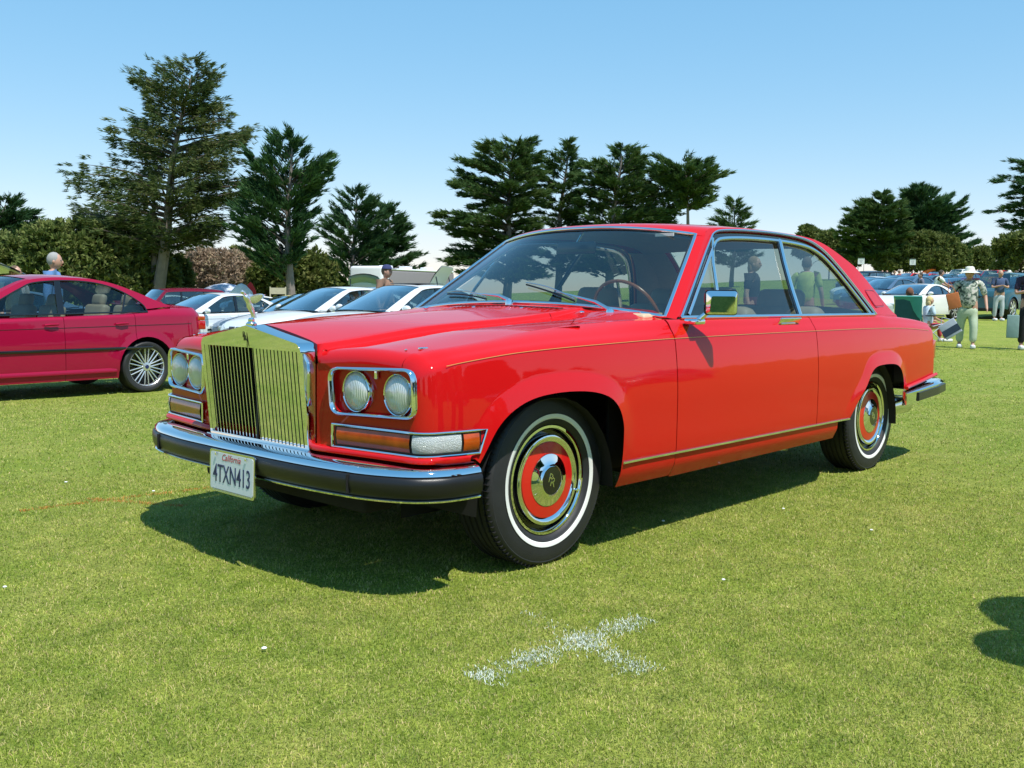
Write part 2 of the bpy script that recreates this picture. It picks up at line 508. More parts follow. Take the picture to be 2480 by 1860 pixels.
for k in range(1, 11):
    x = TAIL+RT-RT*math.sin(PI/2*k/10); q_cols.append(section(x, .552, TOPY(x), TOPZ(x), end=endroll(x, TAIL, RT, -1)))
quarter = panel_from_sections('rear_quarter', q_cols, M['red'], hero, thick='start')
mirror_y(quarter)
lastq = q_cols[-1]
# tail panel closes the back between the quarters
b = MB(); V = [Vector(p) for p in lastq]+[Vector((p[0], -p[1], p[2])) for p in reversed(lastq)]
b.add(V, [tuple(range(len(V)))]); b.build('tail_panel', M['red'], hero, sm=False)
# thin gold coach line along the crease
for s in (1, -1):
    pth = [(x, s*(W_(x)-inset_(ZP(x)-.012)+.0012), ZP(x)-.012) for x in seg(.60, -3.75, 70)]
    strip_along(pth, .0022, .0010, (0, s, .1), M['gold'], 'coach_line', hero)
    # chrome strip along the sill
    pth = [(x, s*(ys(x, .384)), .384) for x in seg(-.305, -2.425, 40)]
    strip_along(pth, .013, .009, (0, s, 0), M['chrome'], 'sill_strip', hero)

# ---- bonnet: raised centre with a crisp step, then the wing tops
ZC0 = cf([(.81, .928), (.6, .938), (.2, .958), (-.2, .980), (-.45, .994), (-.62, 1.001)])
ZC1 = cf([(.81, .866), (.73, .871), (.6, .884), (.4, .908), (.215, .928), (-.05, .944), (-.27, .957), (-.56, .980), (-.62, .982)])
def bonnet_row(x, y1=.797, end=0, xb=None):
    zc0, zc1 = ZC0(x), ZC1(x); zt = TOPZ(x)-.002; yc = .352+.03*min(1, max(0, (.7-x)/1.2))
    pts = []
    for k in range(13):
        t = k/12; y = yc*t; pts.append((x, y, zc0+(zc1-zc0)*(t**1.25)))
    pts += bez(pts.pop(), (x, yc+.006, zc1-.001), (x, yc+.010, zc1-.012), 5)
    pts += bez(pts.pop(), (x, yc+.012, zc1-.021), (x, yc+.024, zc1-.0225), 5)
    z2 = zc1-.0225; y2 = yc+.024
    for k in range(1, 15):
        t = k/14; y = y2+(y1-y2)*t
        pts.append((x, y, z2+(zt-z2)*t+.010*math.sin(PI*t)))
    if end:
        out = []
        for p in pts: out.append((p[0], p[1], p[2]-(end*.85 if p[1] > yc+.003 else 0)))
        pts = out
    return pts
rowsb = []
R = .055
xs = [NOSE-R+R*math.sin(PI/2*k/8) for k in range(8, -1, -1)]+seg(NOSE-R, -.50, 50)[1:]
TY = lambda x: TOPY(x)-.003
for x in xs:
    L = bonnet_row(x, TY(x), endroll(x, NOSE, R))
    rowsb.append([(a, -b_, c) for a, b_, c in reversed(L)][:-1]+L)
# rear edge of the bonnet curves forwards towards the wings
def bend(row, x):
    out = []
    for p in row:
        k = min(1, max(0, (abs(p[1])-.40)/.38)); fw = .34*k*k*max(0, min(1, (.15-x)/.65))
        out.append((p[0]+fw, p[1], p[2]))
    return out
rowsb = [bend(r_, x) for r_, x in zip(rowsb, xs)]
for i, (r_, x) in enumerate(zip(rowsb, xs)):   # follow the true wing-top heights after the bend
    nr = []
    for p in r_:
        if abs(p[1]) > .42:
            base = bonnet_row(p[0], TY(p[0]), endroll(p[0], NOSE, R)); ys_ = [q[1] for q in base]; zs_ = [q[2] for q in base]
            nr.append((p[0], p[1], float(np.interp(abs(p[1]), ys_[15:], zs_[15:]))))
        else: nr.append(p)
    rowsb[i] = nr
bon = MB(); bon.grid(rowsb, flip=True)
n0 = len(rowsb[0])
fl = [(p[0]-.004-(.03 if abs(p[1]) > .36 else 0), p[1], p[2]-.045) for p in rowsb[0]]
fs = len(bon.V)
bon.V += [(p[0]-.001, p[1], p[2]-.014) for p in rowsb[-1]]
st = len(rowsb)*n0
bon.V += fl
bon.F += [(j, j+1, st+n0+j+1, st+n0+j) for j in range(n0-1)]
bon.F += [((len(rowsb)-1)*n0+j+1, (len(rowsb)-1)*n0+j, st+j, st+j+1) for j in range(n0-1)]
bonnet = DF(bon.build('bonnet', M['red'], hero, ang=40))

# ---- scuttle between the bonnet and the windscreen
SC0 = cf([(0, 1.006), (.35, .990), (.6, .968), (.80, .957), (.885, .956)])
def ws_base(y):
    a = min(1, abs(y)/.82); return Vector((-.715-.10*a**2.6, y, 1.014-.034*a**2.2))
rows = []
lastb = [Vector(p) for p in rowsb[-1]]
for p in lastb:
    y = p.y; q = y*(.872/.797); wb = ws_base(q); ay = abs(q)
    e = Vector((wb.x-.05, q, wb.z+.004))
    kk = min(1, max(0, (ay-.74)/.13)); e.z = e.z*(1-kk)+.9555*kk; e.x = e.x*(1-kk)+(-.80)*kk
    st_ = Vector((p.x-.004, p.y, p.z-.0005)); row = []
    for t in np.linspace(0, 1, 11):
        v = st_.lerp(e, t)
        lim = TOPY(v.x)-.003
        if abs(v.y) > lim: v.y = math.copysign(lim, v.y)
        kk = min(1, max(0, (abs(v.y)-(lim-.16))/.16)); v.z = v.z*(1-kk)+(TOPZ(v.x)-.001)*kk
        row.append(v)
    rows.append(row)
b = MB(); b.grid(rows, flip=True); b.build('scuttle_panel', M['red'], hero)
# black air intake slots in the scuttle
for k in range(26):
    y = -.36+.72*k/25
    MB().box((-.60, y, 1.0045-.02*abs(y)), (.05, .007, .004)).build('intake_slot', M['black'], hero, sm=False) if k % 1 == 0 else None

# ---- nose panels beside the radiator, with the sunk lamp surrounds
def ray_poly(poly, a, cc=(0, .68)):
    d = np.array([math.cos(a), math.sin(a)]); c = np.array(cc); best = None
    for i in range(len(poly)):
        p = np.array(poly[i-1])-c; q = np.array(poly[i])-c; e = q-p
        den = d[0]*e[1]-d[1]*e[0]
        if abs(den) < 1e-9: continue
        t = (p[0]*e[1]-p[1]*e[0])/den; s_ = (p[0]*d[1]-p[1]*d[0])/den
        if t > 0 and -1e-6 <= s_ <= 1+1e-6: best = t if best is None else max(best, t)
    return c+d*best
lw = wing_cols()[0]
def nose(side):
    out = [(p[1], p[2]) for p in lw]
    br = rowsb[0]; mid = len(br)//2
    top = [(p[1], p[2]) for p in br[mid:] if p[1] > .366]
    poly = out+[(a, c) for a, c in reversed(top)]+[(.352, .795), (.350, .70), (.348, .488)]
    hole = rounded([(.437, .782), (.814, .795), (.821, .641), (.450, .632)], [.040, .040, .035, .035], 6)
    cc = (.63, .712)
    aa = sorted(set([round(math.atan2(z-cc[1], y-cc[0]), 5) for y, z in poly+hole]+[round(float(q), 5) for q in np.linspace(-PI, PI, 60, endpoint=False)]))
    xb = lambda y: .722
    rows = []
    for q in aa:
        o_, h_ = ray_poly(poly, q, cc), ray_poly(hole, q, cc)
        rows.append([Vector((NOSE-.10, side*o_[0], o_[1])), Vector((NOSE, side*o_[0], o_[1])), Vector((NOSE, side*h_[0], h_[1])), Vector((xb(h_[0]), side*h_[0], h_[1]))])
    rows.append(rows[0])
    b = MB(); b.grid(rows, flip=(side < 0)); DF(b.build('nose_panel', M['red'], hero, ang=40))
    DF(fill([Vector((xb(a)+.001, side*a, c)) for a, c in hole], M['red'], 'lamp_panel', hero, flip=(side < 0)))
    # chrome surround
    oc = [(.426, .793), (.826, .806), (.833, .629), (.439, .620)]
    o = rounded(oc, [.05, .05, .045, .045], 6)
    i_ = rounded([(.437, .782), (.814, .795), (.821, .641), (.450, .632)], [.040, .040, .035, .035], 6)
    x0 = NOSE
    P = [[Vector((x0-.002, side*a, c)) for a, c in o], [Vector((x0+.014, side*a, c)) for a, c in o],
         [Vector((x0+.018, side*((a+e)/2), (c+g)/2)) for (a, c), (e, g) in zip(o, i_)],
         [Vector((x0+.014, side*a, c)) for a, c in i_], [Vector((x0-.006, side*a*1.0, c)) for a, c in i_]]
    rows = [[P[k][i % len(o)] for k in range(5)] for i in range(len(o)+1)]
    b = MB(); b.grid(rows, flip=(side > 0)); DF(b.build('headlight_surround', M['chrome'], hero, ang=60))
    for yy in (.544, .7385):
        c = Vector((DFp(.74, yy)-.017, side*yy, .7095))
        lp = MB().lathe([(.0755, -.02), (.0755, .008), (.0725, .013), (.0695, .011), (.069, .004), (.055, -.018)], 40, c, 'x', close=True).build('headlight', M['chrome'], hero, ang=50)
        prof = [(.069, .004), (.068, .010), (.060, .0185), (.045, .0255), (.025, .030), (.0001, .0315)]
        MB().lathe(prof, 40, c, 'x').build('lens', M['lens'], lp)
        # bowl behind the lens
        MB().lathe([(.068, .003), (.05, -.008), (.025, -.016), (.0001, -.018)], 32, c, 'x').build('reflector', M['chrome_soft'], lp)
        for w in (-.0235, .0235): pass
    bd = MB().box((DFp(.74, .64)-.008, side*.641, .775), (.012, .014, .032), bev=.003).build('lamp_badge', M['chrome'], hero)
# sealed-beam lens glass with fine flutes
m, nt, N, L, B = nm('lens_glass')
B.inputs['Base Color'].default_value = (.62, .66, .66, 1); B.inputs['Roughness'].default_value = .06
B.inputs['Coat Weight'].default_value = 1; B.inputs['Metallic'].default_value = .25
tc = N.new('ShaderNodeTexCoord'); wv = N.new('ShaderNodeTexWave'); wv.wave_type = 'BANDS'; wv.bands_direction = 'Y'
wv.inputs['Scale'].default_value = 38; wv.inputs['Distortion'].default_value = .15
nz = N.new('ShaderNodeTexNoise'); nz.inputs['Scale'].default_value = 14; L.new(tc.outputs['Object'], nz.inputs[0])
L.new(tc.outputs['Object'], wv.inputs[0]); bp = N.new('ShaderNodeBump'); bp.inputs['Strength'].default_value = .55; bp.inputs['Distance'].default_value = .004
ad = N.new('ShaderNodeMath'); ad.operation = 'ADD'; L.new(wv.outputs['Fac'], ad.inputs[0]); L.new(nz.outputs['Fac'], ad.inputs[1])
L.new(ad.outputs[0], bp.inputs['Height']); L.new(bp.outputs[0], B.inputs['Normal'])
mx = N.new('ShaderNodeMix'); mx.data_type = 'RGBA'; mx.inputs[6].default_value = (.34, .38, .38, 1); mx.inputs[7].default_value = (.80, .84, .82, 1)
L.new(nz.outputs['Fac'], mx.inputs[0]); L.new(mx.outputs[2], B.inputs['Base Color'])
M['lens'] = m
nose(1); nose(-1)

# ---- indicator clusters wrapping round the corner
def corner_path(off, ya, xb, n=8):
    """plan path from the front face (y=ya) round the corner to the flank (x=xb)"""
    Rc = .05+off; xc = NOSE+off-Rc; yc = W_(.70)+off-Rc
    P = [(NOSE+off, ya+(yc-ya)*t) for t in np.linspace(0, 1, 9)]
    P += [(xc+Rc*math.cos(a), yc+Rc*math.sin(a)) for a in np.linspace(0, PI/2, n+2)[1:-1]]
    P += [(xc+(xb-xc)*t, (W_(xc+(xb-xc)*t)+off)) for t in np.linspace(0, 1, 7)]
    return P
def band(path, z0, z1, off, name, mat, parent, side, zb=None):
    rows = []
    for (x, y), tt in zip(path, np.linspace(0, 1, len(path))):
        rows.append([Vector((x, side*y, z0)), Vector((x, side*y, z1))])
    b = MB(); b.grid(rows, flip=(side > 0)); return b.build(name, mat, parent)
def indicator(side):
    z0, z1 = .514, .584
    pa = corner_path(.009, .460, .47)
    L_ = resample(pa, 61)
    root = band(L_, z0, z1, 0, 'indicator', M['black'], hero, side)
    def sub(i0, i1, nme, mat, o=.003):
        P = L_[i0:i1+1]; rows = []
        for i, (x, y) in enumerate(P):
            k0, k1 = max(i0+i-1, 0), min(i0+i+1, 60); t = L_[k1]-L_[k0]; n = np.array([-t[1], t[0]])/np.linalg.norm(t); n = -n if n[0]+n[1] < 0 else n
            q = np.array([x, y])
            r_ = [(q+n*0, z0+.004), (q+n*o, z0+.008), (q+n*(o+.004), (z0+z1)/2), (q+n*o, z1-.008), (q+n*0, z1-.004)]
            rows.append([Vector((a[0], side*a[1], c)) for a, c in r_])
        b = MB(); b.grid(rows, flip=(side > 0)); b.build(nme, mat, root)
    sub(1, 31, 'amber_lens', M['amber']); sub(32, 52, 'clear_lens', M['clear']); sub(53, 59, 'side_lens', M['amber'])
    # bright frame
    pf = corner_path(.012, .450, .448)
    up = [(x, side*y, z1+.004) for x, y in pf]; dn = [(x, side*y, z0-.006) for x, y in pf]
    dn[-1] = (dn[-1][0]+.035, dn[-1][1], dn[-1][2])
    MB().tube(up+[dn[-1]]+dn[::-1]+[up[0]], .0048, 8).build('frame', M['chrome'], root)
    DF(root)
indicator(1); indicator(-1)
# red lip under the nose
for s in (1, -1):
    pf = corner_path(.026, .31, .53)
    rows = []
    for x, y in pf:
        rows.append([Vector((x-.03, s*(y-.0), .505)), Vector((x-.006, s*y, .503)), Vector((x, s*y, .496)), Vector((x, s*y, .485)), Vector((x-.03, s*(y-.0), .478))])
    b = MB(); b.grid(rows, flip=(s < 0)); DF(b.build('valance_lip', M['red'], hero, ang=60))
MB().box((.712, 0, .70), (.03, .76, .30)).build('radiator_support', M['red'], hero, sm=False)
MB().box((.715, 0, .50), (.05, .72, .04), bev=.008).build('front_crossmember', M['red'], hero)

# ---- radiator
GX0, GX1 = .783, .820      # lean: bottom, top
def gx(z): return GX0+(z-.472)*(GX1-GX0)/(.87-.472)
gril = MB()
outl = [(-.341, .472), (.341, .472), (.347, .850), (.330, .872), (.0, .930), (-.330, .872), (-.347, .850)]
out_r = rounded(outl, [.004, .004, .012, .02, .004, .02, .012], 4)
inn = [(-.322, .488), (.322, .488), (.322, .842), (.0, .844), (-.322, .842)]
def gp(y, z, back=0): return Vector((gx(z)-back, y, z))
# front face as ring: match by angle
def ring_pts(poly, n=96):
    P = resample(poly, n*4, closed=True); c = np.array([0, .68]); ang = np.unwrap(np.arctan2(P[:, 1]-c[1], P[:, 0]-c[0]))
    o = np.argsort(ang); ang = ang[o]; P = P[o]
    base = np.linspace(-PI, PI, n, endpoint=False)
    a2 = np.r_[ang-2*PI, ang, ang+2*PI]; P2 = np.r_[P, P, P]
    # exact corners are kept by adding their own angles
    return base, a2, P2
angs = sorted(set([round(float(a), 5) for a in list(np.linspace(-PI, PI, 90, endpoint=False))+[math.atan2(z-.68, y) for y, z in inn]+[math.atan2(z-.68, y) for y, z in out_r]]))
O = [ray_poly(out_r, a) for a in angs]; I = [ray_poly(inn, a) for a in angs]
rows = []
for o, i_ in zip(O, I):
    back = .118
    k = .990
    rows.append([Vector((.665, o[0], o[1])), gp(o[0], o[1], .006), gp(o[0]*.993, .68+(o[1]-.68)*.993, .0), gp(i_[0], i_[1]), gp(i_[0], i_[1], .03)])
rows.append(rows[0])
gril.grid(rows, flip=True)
grille = gril.build('radiator_grille', M['chrome'], hero, ang=25)
MB().box((.725, 0, .665), (.01, .68, .38)).build('radiator_core', M['black'], grille, sm=False)
MB().box((gx(.66)-.022, 0, .665), (.004, .012, .362)).build('centre_bar', M['black'], grille, sm=False)
vsp = .0236
vb = MB().box((0, 0, .665), (.0024, .0222, .356))
vm = {}
for s in (1, -1):
    for k in range(13):
        y = s*(.012+vsp*(k+.5))
        if s not in vm:
            vb = MB().box((0, 0, .665), (.0024, .0222, .356))
            nf = len(vb.F)
            # black strip near the edge of every vane stands in for its shadow line
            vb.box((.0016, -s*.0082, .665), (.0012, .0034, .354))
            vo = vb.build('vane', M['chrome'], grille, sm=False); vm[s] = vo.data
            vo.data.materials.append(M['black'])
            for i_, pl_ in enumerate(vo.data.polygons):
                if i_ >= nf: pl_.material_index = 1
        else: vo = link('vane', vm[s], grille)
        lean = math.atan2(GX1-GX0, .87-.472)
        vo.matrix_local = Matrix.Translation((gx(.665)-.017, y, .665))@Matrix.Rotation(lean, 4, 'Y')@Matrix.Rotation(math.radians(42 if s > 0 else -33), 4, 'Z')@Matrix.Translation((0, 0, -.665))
# seam down the pediment and the maker's letters
MB().box((gx(.887)+.0004, .004, .887), (.002, .0035, .082), Matrix.Identity(4)).build('seam', M['gloss_black'], grille, sm=False)
MR_front = lambda x, y, z: Matrix.Translation((x, y, z))@Matrix(((0, 0, 1, 0), (1, 0, 0, 0), (0, 1, 0, 0), (0, 0, 0, 1)))
text_mesh('badge_letters', 'R', .034, M['gloss_black'], grille, MR_front(gx(.89)+.0012, -.017, .892), .0006)
text_mesh('badge_letters', 'R', .034, M['gloss_black'], grille, MR_front(gx(.88)+.0012, -.012, .880), .0006)
# chrome sill and small lower grille under the shell
for i, (z, xo, h) in enumerate([(.474, .008, .011), (.458, .010, .007)]):
    MB().box((GX0+xo-.012, 0, z), (.034, .700-.006*i, h), bev=.003).build('base_bar', M['chrome'], grille)
fin = None
for k in range(34):
    y = -.33+.66*k/33
    if fin is None: fo = MB().box((0, 0, 0), (.034, .006, .014)).build('lower_fin', M['chrome_soft'], grille, sm=False); fin = fo.data
    else: fo = link('lower_fin', fin, grille)
    fo.location = (.792, y, .444)

# mascot on the cap
msc = empty('mascot', (0, 0, 0)); msc.parent = hero
b = MB(); mx0, mz0 = .800, .931
b.lathe([(.0001, -.004), (.021, -.004), (.021, .004), (.016, .009), (.012, .012), (.0125, .02), (.0085, .026), (.0001, .026)], 20, (mx0, 0, mz0), 'z')
b.build('cap', M['chrome'], msc)
# leaning draped figure: stacked rings
b = MB(); rings = [(0.0, .000, .0100, .010), (.003, .012, .0090, .009), (.009, .026, .0110, .011), (.015, .040, .0145, .014), (.019, .052, .0125, .013), (.024, .062, .0105, .012), (.030, .073, .0120, .0155), (.035, .081, .009, .013), (.039, .086, .005, .006), (.044, .092, .0095, .009), (.048, .099, .0090, .0085), (.050, .106, .001, .001)]
rows = []
for dx, dz, rx, ry in rings:
    rows.append([Vector((mx0-.012+dx+rx*math.cos(t), ry*math.sin(t), mz0+.026+dz)) for t in np.linspace(0, 2*PI, 15)])
b.grid(rows, flip=True)
b.build('figure', M['silver_plate'], msc)
for s in (1, -1):
    b = MB(); rows = []
    for t in np.linspace(0, 1, 8):
        y = s*(.006+.036*t); x = mx0+.016-.040*t; z = mz0+.026+.078+.016*math.sin(t*PI*.6)-.002*t; w = .030*(math.sin(PI*(.25+.72*t)))
        rows.append([Vector((x, y, z)), Vector((x-.004, y, z-w*.5)), Vector((x-.012, y, z-w)), Vector((x-.012, y+s*.003, z-w)), Vector((x-.002, y+s*.003, z-w*.4)), Vector((x, y, z))])
    b.grid(rows); b.build('wing', M['silver_plate'], msc, ang=50)

# ---- front bumper
def bpath(*_):
    K = [(.868, 0), (.867, .2), (.860, .42), (.840, .60), (.822, .70), (.790, .79), (.742, .872), (.675, .922), (.60, .944), (.508, .950)]
    P = [tuple(q) for q in catmull(K, 5)]
    return [(x, -y) for x, y in P[:0:-1]]+P
def bumper(name, front, half, xend, cr, prof, parts, flipx=1):
    pth = bpath(front, half, xend, cr)
    m = len(pth); obs = []
    for k, (nme, mat, pr) in enumerate(parts):
        rows = []
        for i, (x, y) in enumerate(pth):
            a = np.array(pth[max(i-1, 0)]); c = np.array(pth[min(i+1, m-1)]); t = c-a; n_ = np.array([t[1], -t[0]]); n_ = n_/np.linalg.norm(n_)
            q = np.array([x, y]); row = []
            for d, z in pr:
                p = q+n_*d; row.append(Vector((p[0], p[1], z)))
            rows.append(row)
        b = MB(); b.grid(rows, flip=False); nn = len(pr); tot = len(rows)*nn
        b.F.append(tuple(range(nn))); b.F.append(tuple(range(tot-1, tot-nn-1, -1)))
        obs.append((nme, b, mat))
    root = obs[0][1].build(name, obs[0][2], hero, ang=45)
    for nme, b, mat in obs[1:]: b.build(nme, mat, root, ang=45)
    return root
bumper('front_bumper', .868, .955, .505, .17, None, [
    ('top', M['chrome'], [(-.17, .486), (-.10, .478), (-.03, .474), (-.008, .469), (.004, .460), (.007, .449), (-.008, .444)]),
    ('rubber_band', M['bumper_rubber'], [(-.02, .447), (.006, .4455), (.014, .439), (.017, .420), (.014, .390), (.004, .374), (-.01, .371)]),
    ('lower_strip', M['chrome'], [(-.02, .372), (.002, .371), (.007, .366), (.004, .360), (-.02, .358)]),
])
for s in (1, -1):   # joints in the rubber
    MB().box((.845, s*.655, .411), (.020, .003, .066)).build('bumper_joint', M['black'], hero, sm=False)

# ---- licence plate
pl = MB().prism(rounded([(-.158, -.082), (.158, -.082), (.158, .082), (-.158, .082)], .014, 4), .006, (.889, 0, .3635), (0, 1, 0), (-.03, 0, .9995), (1, 0, .03)).build('licence_plate', M['chrome_soft'], hero, sm=False)
PLN = Matrix(((0, -.03, 1, 0), (1, 0, 0, 0), (0, 1, .03, 0), (0, 0, 0, 1)))
def plm(y, z, o=.0): return Matrix.Translation((.8952+o-.03*(z-.3635), y, z))@PLN
MB().prism(rounded([(-.149, -.071), (.149, -.071), (.149, .073), (-.149, .073)], .01, 4), .0012, (.8952, 0, .3635), (0, 1, 0), (-.03, 0, .9995), (1, 0, .03)).build('plate_face', M['plate'], pl, sm=False)
text_mesh('plate_number', '4TXN413', .098, M['plate_blue'], pl, plm(.002, .352, .0016), .0008, sx=.66, offset=.0005)
text_mesh('plate_state', 'California', .036, M['plate_red'], pl, plm(-.003, .419, .0016), .0004, sx=.95, shear=.35)
for z in (-.072, -.0775): pass
for y in (-.105, .105):
    MB().lathe([(.006, 0), (.006, .003), (.0001, .004)], 12, (.897, y, .431), 'x').build('plate_bolt', M['chrome'], pl)
for z in (.286, .2895, .293):
    MB().box((.8985, 0, z), (.0006, .27, .0012)).build('frame_line', M['plate_blue'] if z > .29 else M['chrome'], pl, sm=False)
# air intake and splash guard under the bumper
MB().box((.62, 0, .31), (.14, 1.10, .10), bev=.02).build('undertray', M['under'], hero)

# ---- small brightwork on the nose
for s in (1, -1):
    MB().box((.585, s*.742, .8655), (.040, .012, .010), bev=.003).build('bonnet_catch', M['chrome'], hero)
    MB().box((.64, s*.715, .862), (.008, .008, .006), bev=.002).build('bonnet_catch', M['chrome'], hero)
for y in (-.52, -.16, .16, .52):
    MB().ball((-.56-.02*abs(y), y, .997-.03*abs(y)), (.016, .009, .007), 12).build('washer_jet', M['chrome'], hero)
# ---- greenhouse
SB, ST = (.885, .960), (.665, 1.385)
def ypl(z, off=0): return SB[0]+(ST[0]-SB[0])*(z-SB[1])/(ST[1]-SB[1])+off
SN = Vector((0, ST[1]-SB[1], SB[0]-ST[0])).normalized()      # outward normal of the side-glass plane
def tuck(x): return .032*min(1, max(0, (-2.93-x)/.36))**1.2
def sp(x, z, o=0, s=1):
    p = Vector((x, ypl(z)-tuck(x), z))+SN*o; return Vector((p.x, s*p.y, p.z))
# outer edge line of the greenhouse from windscreen foot to boot
OA = [(-.775, .957), (-.90, 1.048), (-1.05, 1.158), (-1.20, 1.268), (-1.315, 1.352)]
ORF = [(-1.315, 1.352), (-1.36, 1.385), (-1.43, 1.401), (-1.6, 1.412), (-1.85, 1.418), (-2.15, 1.416), (-2.40, 1.408), (-2.56, 1.392), (-2.68, 1.362)]
OC = [(-2.68, 1.362), (-2.80, 1.313), (-2.94, 1.243), (-3.06, 1.145), (-3.17, 1.045), (-3.26, .975), (-3.31, .952)]
CA = [(-.705, 1.018), (-.83, 1.118), (-.96, 1.222), (-1.09, 1.325), (-1.20, 1.408)]
CR = [(-1.20, 1.408), (-1.235, 1.424), (-1.32, 1.436), (-1.6, 1.450), (-1.9, 1.458), (-2.2, 1.457), (-2.5, 1.445), (-2.74, 1.420), (-2.86, 1.390)]
CC = [(-2.86, 1.390), (-2.97, 1.310), (-3.09, 1.220), (-3.20, 1.135), (-3.31, 1.050), (-3.40, .985)]
def canopy_rows(Oc, Cc, n, ex=2.3, ez=2.2, oy=0):
    O = resample(Oc, n) if len(Oc) < 7 or True else Oc
    O = resample(catmull(Oc, 6), n); C = resample(catmull(Cc, 6), n); rows = []
    for o, c in zip(O, C):
        yo = ypl(o[1])-tuck(o[0]); row = []
        for v in np.linspace(-1, 1, 49):
            # denser near the rail so that its roll is smooth
            s = math.copysign(1-(1-abs(v))**1.35, v)
            a = abs(s)
            x = c[0]+(o[0]-c[0])*a**ex; z = c[1]+(o[1]-c[1])*a**ez
            row.append(Vector((x, yo*s, z)))
        rows.append(row)
    return rows
def sub_rows(rows, v0, v1): return [r_[v0:v1] for r_ in rows]
wsr = canopy_rows(OA, CA, 20, 2.4, 2.2)
rfr = canopy_rows(ORF, CR, 34, 3.0, 2.4)
blr = canopy_rows(OC, CC, 16, 3.4, 2.6)
rb = MB(); rb.grid(rfr); roof = rb.build('roof', M['red'], hero, ang=60)
NE = 3  # columns taken by each pillar
for (a, c, s) in ((0, NE+1, -1), (49-NE-1, 49, 1)):
    b = MB(); b.grid(sub_rows(wsr, a, c)); b.build('windscreen_pillar', M['red'], hero)
NC = 8
for (a, c) in ((0, NC+1), (49-NC-1, 49)):
    b = MB(); b.grid(sub_rows(blr, a, c)); b.build('roof_quarter', M['red'], hero)
b = MB(); b.grid([[p-Vector((0, 0, .004)) for p in r_] for r_ in sub_rows(wsr, NE, 49-NE)]); ws = b.build('windscreen', M['glass'], hero)
b = MB(); b.grid([[p-Vector((0, 0, .006)) for p in r_] for r_ in sub_rows(blr, NC, 49-NC)]); b.build('rear_window', M['glass'], hero)
# chrome surround of the windscreen with black gasket
g = sub_rows(wsr, NE, 49-NE)
loop = [r_[0] for r_ in g]+g[-1][1:]+[r_[-1] for r_ in reversed(g)][1:]+list(reversed(g[0]))[1:-1]
ctr = Vector((-1.0, 0, 1.2)); nws = Vector((.62, 0, .78))
strip_along(loop, .017, .009, nws, M['chrome'], 'windscreen_trim', hero, closed=True)
lin = [p+(ctr-p).normalized()*.013 for p in loop]
strip_along(lin, .012, .004, nws, M['rubber'], 'windscreen_seal', hero, closed=True)
g = sub_rows(blr, NC, 49-NC)
loop = [r_[0] for r_ in g]+g[-1][1:]+[r_[-1] for r_ in reversed(g)][1:]+list(reversed(g[0]))[1:-1]
strip_along(loop, .014, .008, Vector((-.6, 0, .8)), M['chrome'], 'rear_window_trim', hero, closed=True)

